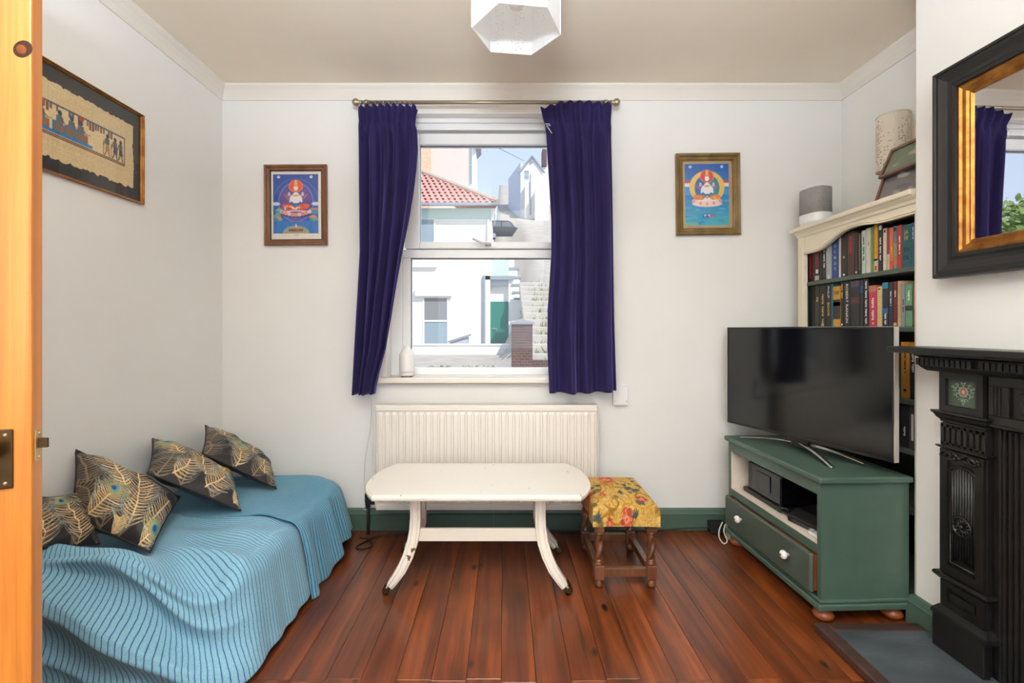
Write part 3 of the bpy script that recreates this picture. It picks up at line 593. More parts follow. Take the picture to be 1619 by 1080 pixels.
# ------------------------------------------------------------------ peacock-feather cushions
def bez(a, b, c, t): return ((1 - t) ** 2 * a[0] + 2 * t * (1 - t) * b[0] + t * t * c[0], (1 - t) ** 2 * a[1] + 2 * t * (1 - t) * b[1] + t * t * c[1])
def mixc(a, b, t): return tuple(x_ + (y_ - x_) * t for x_, y_ in zip(a, b))
CRM = (214, 182, 132)
def feather(cv, a, b, c, L, n, eye, R):
    for i in range(n):
        t = (i + .5) / n; x_, y_ = bez(a, b, c, t); x2, y2 = bez(a, b, c, min(1, t + .02)); an = math.atan2(y2 - y_, x2 - x_)
        l = L * 1.45 * (.55 + .6 * math.sin(PI * min(1, t * .9 + .12))) * R.uniform(.85, 1.1)
        if i % 2 and n > 14: continue
        for s_ in (-1, 1):
            a0 = an + s_ * 1.15; pts = [(x_, y_)]; q = (x_, y_)
            for k_ in range(5):
                q = (q[0] + l / 5 * math.cos(a0), q[1] + l / 5 * math.sin(a0)); a0 -= s_ * .13; pts.append(q)
            col = mixc(CRM, R.choice([(150, 120, 80), (92, 122, 146), (176, 146, 96)]), .55 if R.random() < .3 else 0)
            cv.line(pts[:4], .0125, col); cv.line(pts[3:], .009, mixc(col, (86, 118, 146), .5), .9)
    cv.line([bez(a, b, c, k_ / 16) for k_ in range(17)], .015, (224, 190, 140))
    if eye:
        x_, y_ = c; an = math.atan2(c[1] - b[1], c[0] - b[0])
        for k_ in range(70):
            a0 = an + R.uniform(-2.3, 2.3); l = R.uniform(.13, .21)
            cv.line([(x_ + .05 * math.cos(a0), y_ + .05 * math.sin(a0)), (x_ + l * math.cos(a0), y_ + l * math.sin(a0))], .006, R.choice([(146, 134, 76), (168, 150, 92), (92, 122, 146), (116, 138, 112)]), .85)
        cv.ell(x_, y_, .105, .085, (158, 140, 78), .8, rot=an); cv.ell(x_, y_, .078, .062, (136, 148, 104), .9, rot=an); cv.ell(x_, y_, .056, .046, (78, 136, 158), rot=an); cv.ell(x_ - .01, y_, .03, .028, (34, 62, 110), rot=an)
def cushion(label, TL, TR, BR, BL, thick, feathers, seed, n=210, bulge=(0, 0)):
    R = random.Random(seed); cv = Canvas(n + 1, n + 1, (35, 31, 32))
    for k_ in range(7):
        x0_ = .06 + .88 * (k_ % 4) / 3 + R.uniform(-.05, .05); y0_ = .0 if k_ < 4 else .45; feather(cv, (x0_, y0_), (x0_ + R.uniform(-.1, .1), y0_ + .25), (x0_ + R.uniform(-.15, .15), y0_ + .5), .13, 30, False, R)
    cv.a = cv.a * .5 + np.array((35, 31, 32)) * .5
    for f_ in feathers: feather(cv, *f_, R)
    cv.noise(.05)
    TL, TR, BR, BL = (Vector(q) for q in (TL, TR, BR, BL)); nrm = ((TR - BL).cross(BR - TL)).normalized()
    cen = (TL + TR + BR + BL) / 4; toc = Vector((0, 0, HC)) - cen
    if nrm.dot(toc) < 0: nrm = -nrm
    def P(u, v, side):
        x_ = 2 * u - 1; y_ = 2 * v - 1
        pin = .022
        uu = u + pin * -x_ * (1 - y_ * y_) ; vv_ = v + pin * -y_ * (1 - x_ * x_)
        p = (BL * (1 - uu) + BR * uu) * (1 - vv_) + (TL * (1 - uu) + TR * uu) * vv_
        h = max(0, (1 - x_ ** 4) * (1 - y_ ** 4)) ** .75
        wr = .004 * math.sin(9 * x_ + 5 * y_ + seed) * h + .003 * math.sin(17 * y_ - 6 * x_ + seed)
        p = p + nrm * ((thick * h + wr) * side)
        p.x = max(p.x, XL + .006)
        return tuple(p)
    fr = B().grid(n, n, lambda u, v: P(u, v, 1)); m_ = len(fr.v)
    bk = 40
    fr.grid(bk, bk, lambda u, v: P(u, v, -.75))
    o = fr.obj('scatter_cushion', M['cush'], smooth=True); paint(o, cv)
    at = o.data.color_attributes['Col'].data
    arr = np.ones((len(o.data.vertices), 4)); at.foreach_get('color', arr.ravel()); arr2 = np.empty(len(o.data.vertices) * 4); at.foreach_get('color', arr2); arr2 = arr2.reshape(-1, 4); arr2[m_:, :3] = .014; at.foreach_set('color', arr2.ravel())
    ed = [P(k_ / 24, 0, 0) for k_ in range(25)] + [P(1, k_ / 24, 0) for k_ in range(1, 25)] + [P(1 - k_ / 24, 1, 0) for k_ in range(1, 25)] + [P(0, 1 - k_ / 24, 0) for k_ in range(1, 25)]
    B().tube(ed, .0035, 6).obj('piping', M['cpipe'], o, smooth=True)
    tag(o, label, 'cushion', 'peacock feather cushions on the daybed'); return o
M['cush'] = vcol('feather_print', .6, sheen=(.1, (200, 200, 220), .4), bump=(300, .12)); M['cpipe'] = mat('cushion_piping', (30, 27, 27), .7)
# feathers: (base, control, tip, barb length, barbs per side, eye)
cushion('black peacock-feather cushion, largest and nearest fully shown, with two eyes along its lower edge', (-1.498, 1.657, .662), (-1.275, 1.862, .425), (-1.155, 1.545, .358), (-1.42, 1.553, .462), .072,
        [((.62, .06), (.62, .5), (.50, .97), .17, 44, False), ((.16, .06), (.28, .2), (.34, .42), .17, 26, True), ((.44, .52), (.3, .75), (.17, .98), .14, 28, False), ((.80, .12), (.90, .4), (.93, .72), .13, 26, False), ((.84, .0), (.9, .12), (.93, .2), .09, 10, True), ((.5, .0), (.52, .05), (.5, .1), .1, 8, False)], 2)
cushion('black peacock-feather cushion in the middle of the row, a pale quill down its centre', (-1.505, 2.027, .616), (-1.278, 2.222, .400), (-1.066, 1.915, .352), (-1.295, 1.72, .56), .055,
        [((.5, .18), (.5, .5), (.48, .97), .15, 40, False), ((.55, .04), (.72, .25), (.8, .42), .15, 24, True), ((.2, .06), (.32, .18), (.32, .42), .12, 20, False), ((.25, .5), (.15, .65), (.1, .82), .10, 18, True), ((.9, .03), (.93, .08), (.95, .12), .1, 10, False), ((.72, .5), (.78, .6), (.82, .8), .1, 14, False)], 5)
cushion('black peacock-feather cushion tilted up nearest the window, one teal eye at its centre', (-1.505, 2.385, .600), (-1.235, 2.50, .378), (-1.06, 2.20, .345), (-1.30, 2.04, .55), .05,
        [((.42, .02), (.42, .3), (.40, .5), .14, 26, True), ((.78, .08), (.76, .3), (.78, .48), .12, 20, False), ((.2, .62), (.2, .8), (.12, .95), .12, 16, False), ((.6, .5), (.62, .7), (.66, .98), .1, 18, False)], 8)
cushion('black peacock-feather cushion half hidden behind the door edge and the throw', (-1.50, 1.36, .575), (-1.47, 1.645, .515), (-1.345, 1.575, .37), (-1.37, 1.30, .47), .05,
        [((.72, .0), (.66, .4), (.58, .72), .2, 34, True), ((.98, .3), (.88, .6), (.80, .98), .13, 22, False), ((.3, .0), (.3, .5), (.2, .9), .16, 30, False)], 11)
# ------------------------------------------------------------------ framed pictures
def framed(name, label, cen, ex, W_, H_, fw, depth, fmat, cvs, lin=None, roll=0, mount=None, inner=0):
    """picture on a wall; ex = direction to the viewer's right (world); frame profile moulded"""
    ex = Vector(ex); nz = Vector((0, 0, 1)); out = ex.cross(nz)            # towards the viewer
    cr, sr = math.cos(roll), math.sin(roll); e1 = ex * cr + nz * sr; e2 = nz * cr - ex * sr
    t = thing(name, label, 'picture', cen)
    def P(a, b, d): return Vector(cen) + e1 * a + e2 * b + out * d
    prof = [(0, 0), (0, depth * .8), (fw * .12, depth), (fw * .4, depth * .92), (fw * .6, depth * .6), (fw * .85, depth * .55), (fw, depth * .35), (fw, 0)]
    b = B(); vs_ = []
    for sx_, sy_ in ((-1, -1), (1, -1), (1, 1), (-1, 1)): vs_ += [P(sx_ * (W_ / 2 - d), sy_ * (H_ / 2 - d), h_) for d, h_ in prof]
    m_ = len(prof); b.add(vs_, [(i * m_ + j, ((i + 1) % 4) * m_ + j, ((i + 1) % 4) * m_ + (j + 1) % m_, i * m_ + (j + 1) % m_) for i in range(4) for j in range(m_)])
    b.obj('frame', fmat, t)
    iw, ih = W_ / 2 - fw, H_ / 2 - fw
    if lin:
        l_ = B()
        for a0, a1, b0, b1 in ((-iw, iw, ih - .003, ih), (-iw, iw, -ih, -ih + .003), (-iw, -iw + .003, -ih, ih), (iw - .003, iw, -ih, ih)):
            l_.add([P(a, bb, d) for d in (depth * .1, depth * .38) for bb in (b0, b1) for a in (a0, a1)], [(0, 2, 3, 1), (4, 5, 7, 6), (0, 1, 5, 4), (2, 6, 7, 3), (0, 4, 6, 2), (1, 3, 7, 5)])
        l_.obj('slip', lin, t)
    cw, ch = cvs.w - 1, cvs.h - 1
    g = B().grid(cw, ch, lambda u, v: tuple(P(-iw + 2 * iw * u, -ih + 2 * ih * v, depth * .12))).obj('print', M['print'], t); paint(g, cvs)
    q = B().add([P(-iw, -ih, depth * .2), P(iw, -ih, depth * .2), P(iw, ih, depth * .2), P(-iw, ih, depth * .2)], [(0, 1, 2, 3)]).obj('glazing', M['pglass'], t)
    bk = B().add([P(a, bb, d) for d in (.0, depth * .1) for bb in (-ih - .004, ih + .004) for a in (-iw - .004, iw + .004)], [(0, 2, 3, 1), (4, 5, 7, 6), (0, 1, 5, 4), (2, 6, 7, 3), (0, 4, 6, 2), (1, 3, 7, 5)]).obj('backing', M['blackm'], t)
    return t
M['print'] = vcol('picture_print', .6)
def thangka(seed, mount, warm, w_=116, h_=156):
    R = random.Random(seed); c = Canvas(w_, h_, mount)
    x0, x1, y0, y1 = (.05, .93, .095, .95) if not warm else (.06, .93, .05, .95)
    def X(u): return x0 + (x1 - x0) * u
    def Y(v): return y0 + (y1 - y0) * v
    def rc(u0, u1, v0, v1, col, op=1): c.rect(X(u0), X(u1), Y(v0), Y(v1), col, op)
    def el(u, v, a, b, col, op=1, ring=0, rot=0): c.ell(X(u), Y(v), a * (x1 - x0), b * (x1 - x0) * w_ / h_ if False else b * (y1 - y0), col, op, ring, rot)
    for i in range(40):
        v = i / 40; col = mixc((40, 96, 176), (34, 64, 148), v) if not warm else (mixc((70, 170, 196), (40, 120, 190), v * 2) if v < .5 else mixc((60, 150, 215), (28, 78, 160), v * 2 - 1))
        rc(0, 1, v, v + .03, col)
    if not warm:
        el(.5, .53, .50, .40, (92, 136, 196), 1, .006); el(.5, .53, .39, .34, (120, 124, 190)); el(.5, .53, .37, .32, (86, 72, 140))
        for i in range(44):
            a = i * PI / 22; c.line([(X(.5 + .14 * math.cos(a)), Y(.55 + .12 * math.sin(a))), (X(.5 + .36 * math.cos(a)), Y(.53 + .31 * math.sin(a)))], .006, R.choice([(70, 96, 170), (140, 86, 150), (104, 110, 180)]), .7)
        rc(0, 1, 0, .2, (38, 110, 184))
        for s_ in (0, 1):
            for k_ in range(12): el(abs(s_ - R.uniform(0, .15)), R.uniform(.22, .40), .07, .03, R.choice([(92, 150, 130), (120, 170, 150), (214, 140, 110), (70, 130, 160)]), .9)
            el(abs(s_ - .06), .5, .09, .03, (222, 226, 236), .9)
        el(.5, .0, .3, .13, (150, 156, 130)); rc(.3, .7, -.1, .0, (40, 110, 180)); c.rect(0, 1, 0, y0, mount)
        for k_ in range(7): el(.36 + k_ * .045, .055, .03, .022, R.choice([(190, 80, 60), (214, 150, 90), (120, 70, 60)]))
        el(.5, .13, .02, .03, (230, 190, 190))
    else:
        rc(0, 1, .63, .70, (176, 206, 226), .7); 
        for s_ in (0, 1): el(s_, .70, .22, .035, (196, 70, 84)); el(s_, .66, .25, .03, (226, 226, 230))
        for k_ in range(60): el(R.random(), R.uniform(.02, .5), R.uniform(.03, .12), R.uniform(.008, .02), R.choice([(60, 150, 190), (40, 110, 180), (110, 190, 200), (74, 170, 170)]), .6)
        el(.5, .62, .40, .27, (228, 190, 96)); el(.5, .61, .28, .22, (44, 104, 170)); el(.62, .6, .16, .17, (44, 150, 150), .7)
        for k_ in range(9): el(.42 + k_ * .03, .15 + .012 * math.sin(k_ * 2), .025, .016, R.choice([(190, 90, 110), (60, 70, 150), (220, 200, 220)]))
        rc(0, .3, 0, .05, (190, 170, 120), .5)
    # halo, seated white figure, skirt, lotus throne
    hy = .80 if not warm else .80
    el(.5, hy, .155, .105, (226, 74, 44) if not warm else (212, 64, 70)); el(.5, hy, .155, .105, (240, 170, 90), 1, .006)
    el(.5, hy + .045, .035, .06, (222, 178, 90)); el(.5, hy - .035, .05, .045, (238, 232, 232)); el(.5, hy + .012, .05, .014, (206, 150, 70))
    for s_ in (-1, 1): el(.5 + s_ * .11, .585, .028, .07, (236, 230, 230), rot=s_ * .35); el(.5 + s_ * .06, .545, .08, .022, (236, 230, 230), rot=s_ * .5); el(.5 + s_ * .2, .62, .07, .02, (206, 86, 120), .8, rot=s_ * .6); el(.5 + s_ * .15, .665, .03, .035, (232, 190, 196), .9)
    el(.5, .60, .085, .10, (238, 232, 230)); el(.5, .64, .06, .012, (206, 140, 60))
    for s_ in (-1, 1): el(.5 + s_ * .14, .445, .17, .05, (222, 86, 56) if not warm else (226, 130, 72), rot=s_ * .15)
    el(.5, .47, .07, .045, (40, 120, 176)); el(.5, .43, .09, .025, (236, 230, 228))
    for k_ in range(18): el(.5 + R.uniform(-.25, .25), R.uniform(.40, .47), .022, .015, R.choice([(240, 180, 90), (180, 50, 50), (236, 200, 190)]), .8)
    b_ = .33 if not warm else .36
    el(.5, b_ + .035, .30, .024, (238, 230, 226)); el(.5, b_ - .01, .34, .05, (48, 60, 120) if not warm else (236, 214, 210))
    for k_ in range(9): el(.5 + (k_ - 4) * .075, b_ - .012 + .003 * (k_ - 4) ** 2, .04, .032, [(222, 110, 130), (230, 130, 80), (236, 180, 190)][k_ % 3] if not warm else [(226, 150, 150), (240, 200, 196)][k_ % 2]); el(.5 + (k_ - 4) * .075, b_ - .012 + .003 * (k_ - 4) ** 2, .04, .032, (240, 226, 220), .8, .005)
    for u in (.12, .84): el(u, .955, .035, .024, (222, 230, 240)); el(u, .955, .022, .016, (170, 200, 230))
    c.rect(x1, 1, 0, 1, mount); c.rect(0, x0, 0, 1, mount); c.rect(0, 1, y1, 1, mount)
    if not warm: c.rect(.46, .54, .065, .073, (150, 140, 130))
    c.noise(.03); return c
walnut = wood('walnut_frame', [(128, 82, 48), (84, 50, 30), (108, 66, 38)], .35, axis=(10, 10, 3), knots=False)
olive = wood('gilt_olive_frame', [(132, 104, 52), (82, 62, 30), (108, 84, 40)], .35, axis=(8, 8, 3), knots=False)
framed('framed_print', 'walnut framed print of a white seated deity on deep blue, left of the window', Wp(469, 325, D - .002), (1, 0, 0), .338, .434, .030, .022, walnut, thangka(3, (226, 218, 206), False), lin=M['blackm'], roll=.006)
framed('framed_print', 'olive-gold framed print of a white seated deity in a yellow halo, right of the window', Wp(1118, 308, D - .002), (1, 0, 0), .345, .440, .036, .024, olive, thangka(9, (168, 154, 120), True), lin=M['gilt'], roll=.012)
# papyrus on the left wall
pc = Canvas(250, 160, (52, 50, 48)); R_ = random.Random(4)
edge_t = [(.06 + .88 * k_ / 60, .85 + R_.uniform(-.012, .012)) for k_ in range(61)]; edge_b = [(.94 - .88 * k_ / 60, .13 + R_.uniform(-.015, .015)) for k_ in range(61)]
pc.poly([(.06, .14), (.06, .85)] + edge_t + [(.935, .6), (.945, .4)] + edge_b, (210, 186, 142))
for k_ in range(70): x_ = R_.uniform(.07, .93); pc.rect(x_, x_ + R_.uniform(.003, .012), .15, .83, R_.choice([(218, 196, 154), (200, 174, 128), (214, 180, 130)]), .35)
for k_ in range(40): y_ = R_.uniform(.15, .83); pc.rect(.07, .93, y_, y_ + .006, R_.choice([(222, 200, 158), (196, 170, 124)]), .3)
pc.rect(.12, .87, .36, .66, (216, 194, 150)); pc.rect(.12, .87, .645, .665, (84, 88, 104)); pc.rect(.12, .87, .335, .37, (112, 78, 56)); pc.rect(.12, .87, .35, .356, (180, 140, 90)); pc.rect(.862, .87, .34, .66, (84, 70, 60))
for k_ in range(34):
    x_ = .13 + k_ * .0195
    if .56 < x_ < .66 or R_.random() < .75: pc.rect(x_, x_ + .014, R_.uniform(.56, .6), .645, R_.choice([(112, 62, 46), (92, 50, 40), (84, 80, 84), (130, 84, 54)]), .85)
def egypt_sit(x_, disc):
    pc.rect(x_ - .055, x_ + .075, .372, .405, (36, 116, 178)); pc.rect(x_ - .05, x_ - .005, .405, .50, (56, 112, 156)); pc.rect(x_ - .04, x_ + .03, .405, .49, (126, 104, 84)); pc.rect(x_ + .03, x_ + .042, .405, .49, (150, 84, 58))
    pc.poly([(x_ - .03, .48), (x_ + .02, .48), (x_ + .015, .565), (x_ - .025, .565)], (96, 108, 118)); pc.ell(x_ - .004, .59, .013, .028, (48, 74, 92)); pc.line([(x_, .55), (x_ + .03, .50), (x_ + .055, .505)], .008, (134, 66, 44))
    if disc: pc.ell(x_, .635, .017, .026, (176, 66, 40))
for x_, d_ in ((.20, 0), (.30, 1), (.41, 0), (.485, 0), (.545, 1)): egypt_sit(x_, d_)
for x_, col in ((.73, (160, 140, 86)), (.79, (70, 74, 70)), (.835, (72, 66, 60))):
    pc.poly([(x_ - .012, .50), (x_ + .012, .50), (x_ + .02, .44), (x_ - .016, .44)], col); pc.line([(x_ - .004, .44), (x_ - .02, .375)], .008, (140, 76, 48) if x_ < .75 else (60, 56, 54)); pc.line([(x_ + .006, .44), (x_ + .016, .375)], .008, (140, 76, 48) if x_ < .75 else (60, 56, 54))
    pc.poly([(x_ - .016, .50), (x_ + .016, .50), (x_ + .013, .56), (x_ - .013, .56)], (84, 96, 104)); pc.ell(x_, .585, .01, .024, (60, 52, 46)); pc.line([(x_ - .015, .55), (x_ - .028, .48)], .007, (140, 76, 48)); pc.line([(x_ - .03, .52), (x_ - .03, .38)], .004, (96, 60, 40))
pc.noise(.04)
framed('framed_papyrus', 'papyrus of Egyptian figures in a thin gold frame on the left wall', (XL + .001, 1.685, 1.794), (0, 1, 0), .62, .374, .0095, .016, M['gilt'], pc)

# ------------------------------------------------------------------ pine door standing open at the left edge
ang = math.radians(21); dcorner = Vector((-.848, .85, .006))
dr = thing('door_1', 'golden pine door standing open at the left edge of the picture', None, dcorner, ang, kind='structure')
DW, DT, DH = .715, .038, 1.985             # local: x runs from the lock edge (0) back to the hinge (-DW), y through the thickness, z up
for a, b in ((-.1, 0), (-DW, -DW + .1)): bx(a, b, 0, DT, 0, DH).obj('stile', M['pine'], dr, local=True, bevel=.003)
for a, b in ((0, .2), (.72, .86), (DH - .1, DH)): bx(-DW + .1, -.1, .001, DT - .001, a, b).obj('rail', M['pine'], dr, local=True)
bx(-DW / 2 - .045, -DW / 2 + .045, .001, DT - .001, .2, DH - .1).obj('muntin', M['pine'], dr, local=True)
for a, b in ((-DW + .1, -DW / 2 - .045), (-DW / 2 + .045, -.1)):
    for z0, z1 in ((.2, .72), (.86, DH - .1)): bx(a, b, .012, DT - .012, z0, z1).obj('panel', M['pine'], dr, local=True)
for a, z_, rx_, rz2 in ((-.012, 1.578, .013, .016), (-.055, .40, .008, .012), (-.07, 1.95, .009, .013)):
    kn = B().lathe([(1, 0), (.9, -.0004), (0, -.0005)], (0, 0, 0), 24, axis=1); kn.v = [(a + p_[0] * rx_ + .25 * rx_ * p_[2], p_[1], z_ + p_[2] * rz2) for p_ in kn.v]; k0 = kn.obj('knot', M['knot'], dr, local=True)
    kn = B().lathe([(1, 0), (0, -.0003)], (0, 0, 0), 20, axis=1); kn.v = [(a - .002 + p_[0] * rx_ * .55, p_[1] - .0005, z_ - .001 + p_[2] * rz2 * .5) for p_ in kn.v]; kn.obj('knot_heart', M['knot2'], k0, local=True)
kp = bx(-.088, -.024, -.004, 0, .797, .902).obj('lock_plate', M['dbrass'], dr, local=True, bevel=.003)
B().lathe([(.0, -.048), (.014, -.047), (.019, -.04), (.02, -.034), (.017, -.026), (.009, -.02), (.009, -.004)], (-.056, 0, .87), 20, axis=1).obj('knob', M['brass'], kp, local=True, smooth=True)
for a, b in ((-.034, .892), (-.034, .807), (-.078, .892), (-.078, .807)): B().lathe([(.0035, -.0035), (.0025, -.0055), (0, -.006)], (a, 0, b), 10, axis=1).obj('screw', M['nickel'], kp, local=True)
B().lathe([(.007, -.004), (.006, -.006), (0, -.0065)], (-.056, 0, .826), 14, axis=1).obj('keyhole_cover', M['dbrass'], kp, local=True)
lp = bx(0, .0025, .008, .030, .838, .895).obj('latch_plate', mat('latch_brass', (196, 164, 112), .35, metal=.8), dr, local=True, bevel=.001)
B().prism([(.0025, .014), (.016, .014), (.017, .018), (.0025, .025)], .862, .879, 'z').obj('latch_bolt', M['dbrass'], lp, local=True)
for b in (.845, .888): B().lathe([(.003, .0025), (.0022, .004), (0, .0042)], (0, .019, b), 10, axis=0).obj('screw', M['nickel'], lp, local=True)
for z_ in (.25, 1.7): B().cyl((-DW - .004, DT / 2, z_), (-DW - .004, DT / 2, z_ + .1), .006).obj('hinge', M['dbrass'], dr, local=True)

# ------------------------------------------------------------------ television unit (local frame: x depth towards the wall, y along the front away from the camera)
tu = thing('tv_unit', 'green painted television unit with open shelf and one long drawer', 'cabinet', (1.163, 1.745, 0), math.radians(2.2))
UL, UD = .665, .335
G = M['green']
B().box(-.016, UD + .004, -.018, UL + .018, .518, .541).obj('top', G, tu, local=True, bevel=.007, seg=3)
B().box(0, UD, 0, .02, .086, .518).obj('side_panel', G, tu, local=True); B().box(0, UD, UL - .02, UL, .086, .518).obj('side_panel', G, tu, local=True)
B().box(0, .02, .02, UL - .02, .47, .518).obj('front_rail', M['green'], tu, local=True); B().box(0, .02, .02, UL - .02, .248, .282).obj('front_rail', M['green'], tu, local=True)
bx(UD - .012, UD, .02, UL - .02, .09, .518).obj('back_panel', M['blackm'], tu, local=True)
B().box(.02, UD - .012, .02, UL - .02, .262, .283).box(.003, .02, .02, UL - .02, .282, .284).obj('shelf', M['green_in'], tu, local=True)
B().box(.022, UD - .014, .0205, .023, .284, .518).box(.002, UD - .014, UL - .024, UL - .0205, .284, .47).box(.02, UD - .014, .023, UL - .024, .513, .517).obj('shelf_lining', M['green_in'], tu, local=True)
B().box(-.014, UD + .002, -.012, UL + .012, .05, .074).box(-.006, UD, -.006, UL + .006, .074, .088).obj('plinth', G, tu, local=True, bevel=.006, seg=3)
dw = B().box(-.022, -.004, .026, UL - .004, .098, .245).obj('drawer', M['dgreen'], tu, local=True, bevel=.006, seg=1)
bx(-.004, UD - .03, .03, UL - .02, .105, .24).obj('drawer_box', M['bun'], dw, local=True)
for y_ in (.155, .505):
    B().lathe([(.006, -.022), (.006, -.03), (.013, -.033), (.0175, -.040), (.0165, -.048), (.010, -.053), (0, -.054)], (0, y_, .182), 20, axis=0).obj('knob', M['ceramic'], dw, local=True, smooth=True)
    B().lathe([(.004, -.0535), (.003, -.0555), (0, -.056)], (0, y_, .182), 10, axis=0).obj('knob_screw', M['dbrass'], dw, local=True)
for x_ in (.03, UD - .04):
    for y_ in (.03, UL - .03): B().lathe([(0, 0), (.022, 0), (.033, .01), (.036, .02), (.03, .032), (.02, .038), (.02, .052)], (x_, y_, 0), 20).obj('bun_foot', M['bun'], tu, local=True, smooth=True)
def tu_pt(x_, y_, z_): a = math.radians(2.2); return Vector((1.163 + x_ * math.cos(a) - y_ * math.sin(a), 1.745 + x_ * math.sin(a) + y_ * math.cos(a), z_))
# things on the open shelf
gc = thing('game_console', 'glossy black games console lying on its stand in the television unit', 'console', tu_pt(.14, .46, .284), math.radians(2.2))
B().prism([(-.085, .022), (-.085, .14), (-.075, .158), (.075, .158), (.085, .15), (.085, .022)], -.135, .125, 'x').obj('body', mat('gloss_black', (12, 13, 16), .08), gc, local=True, bevel=.008, seg=3)
gc.children[0].rotation_euler = (0, 0, PI / 2); gc.children[0].location = (0, 0, 0)
bx(-.095, .09, -.15, .15, 0, .022).obj('stand', M['black'], gc, local=True, bevel=.004)
bx(-.0885, -.084, -.06, .05, .055, .13).obj('front_screen', mat('console_face', (34, 32, 32), .12), gc, local=True)
rb = thing('set_top_box', 'flat black box with slanting lid at the near end of the open shelf', 'box', tu_pt(.12, .16, .284), math.radians(14))
B().prism([(-.075, 0), (-.075, .026), (-.03, .052), (.08, .056), (.08, 0)], -.095, .095, 'y').obj('body', M['black'], rb, local=True, bevel=.005)
bx(-.0762, -.0745, -.07, .07, .006, .016).obj('front_panel', mat('box_face', (60, 60, 62), .3), rb, local=True)
tag(B().tube([tu_pt(.06 + .012 * math.sin(t * 3), .30 + .035 * math.cos(t), .289 + .003 * t) for t in np.linspace(0, 6, 24)], .0045, 6).obj('coiled_cable', M['cable'], smooth=True), 'black cable coiled beside the slanting box in the television unit', 'cable')
cvp = Canvas(40, 40, (196, 196, 192))
for k_ in range(9): cvp.line([(0, k_ / 8), (1, k_ / 8 + .3)], .04, (92, 104, 112)); cvp.line([(0, k_ / 8 + .1), (1, k_ / 8 - .3)], .03, (120, 130, 136))
pk = B().grid(39, 39, lambda u, v: tuple(tu_pt(.028 + .07 * u, .035 + .075 * v, .300 + .004 * math.sin(u * 9) * math.sin(v * 8)))).obj('print_face', M['print']); 
pks = thing('patterned_pouch', 'small grey and white patterned pouch at the near corner of the open shelf', 'pouch', tu_pt(.06, .07, .284), math.radians(2.2))
B().box(-.034, .036, -.037, .039, 0, .014).obj('body', M['white'], pks, local=True, bevel=.005)
paint(pk, cvp); pk.name = 'top_face'; off = pk.location.copy(); pk.parent = pks; pk.rotation_euler = (0, 0, -math.radians(2.2)); pk.location = Matrix.Rotation(-math.radians(2.2), 3, 'Z') @ (off - pks.location)

# ------------------------------------------------------------------ television
tl, tr_ = Vector((1.159, 2.468)), Vector((1.408, 1.716)); dv = (tr_ - tl); tw_ = dv.length; ta = math.atan2(dv.y, dv.x)
tv = thing('television', 'flat black widescreen television on a chrome splayed stand', 'television', (tl.x + dv.x / 2, tl.y + dv.y / 2, .541), ta)
z0, z1 = .600 - .541, 1.092 - .541        # local: x along screen to the right (towards camera), -y... faces the room
hw = tw_ / 2
B().box(-hw, hw, .004, .03, z0, z1).obj('case', M['black'], tv, local=True, bevel=.004)
B().box(-hw * .7, hw * .7, .03, .055, z0 + .05, z1 - .1).obj('rear_housing', M['black'], tv, local=True, bevel=.01)
bx(-hw + .008, hw - .008, .0005, .004, z0 + .012, z1 - .008).obj('screen', M['screen'], tv, local=True)
B().box(-hw, hw, -.001, .004, z0, z0 + .011).box(-hw, -hw + .007, -.001, .004, z0, z1).box(hw - .007, hw, -.001, .004, z0, z1).box(-hw, hw, -.001, .004, z1 - .007, z1).obj('bezel', M['black'], tv, local=True)
B().box(hw, hw + .003, -.001, .022, z0, z1).box(-hw - .003, -hw, -.001, .022, z0, z1).box(-hw, hw, -.001, .018, z1, z1 + .002).obj('edge_trim', M['chrome'], tv, local=True)
neck = B().box(-.05, .05, .008, .03, .02, z0 + .02).obj('stand_neck', M['black'], tv, local=True, bevel=.004)
Ri = Matrix.Rotation(-ta, 2)
def tvl(x_, y_, z_): q = Ri @ Vector((x_ - tv.location.x, y_ - tv.location.y)); return (q.x, q.y, z_ - .541)
hub = (1.312, 2.10)
for tip in ((1.175, 2.36), (1.275, 1.842), (1.44, 1.90), (1.455, 2.31)):
    p0 = Vector((hub[0], hub[1], .582)); p1 = Vector((tip[0], tip[1], .5455)); d = (p1 - p0); side = Vector((-d.y, d.x, 0)).normalized()
    b = B(); vs_ = []
    for k_ in range(7):
        t = k_ / 6; c = p0 + d * t + Vector((0, 0, .008 * math.sin(PI * t))); w_ = .017 - .008 * t; h_ = .007 - .003 * t
        for a, bb in ((-1, -.6), (-1, .3), (-.45, 1), (.45, 1), (1, .3), (1, -.6)): vs_.append(tvl(*(c + side * (w_ * a) + Vector((0, 0, h_ * bb)))))
    b.add(vs_, [(i * 6 + j, i * 6 + (j + 1) % 6, (i + 1) * 6 + (j + 1) % 6, (i + 1) * 6 + j) for i in range(6) for j in range(6)] + [tuple(range(5, -1, -1)), tuple(range(36, 42))])
    b.obj('stand_leg', M['chrome'], tv, local=True, bevel=.0015)

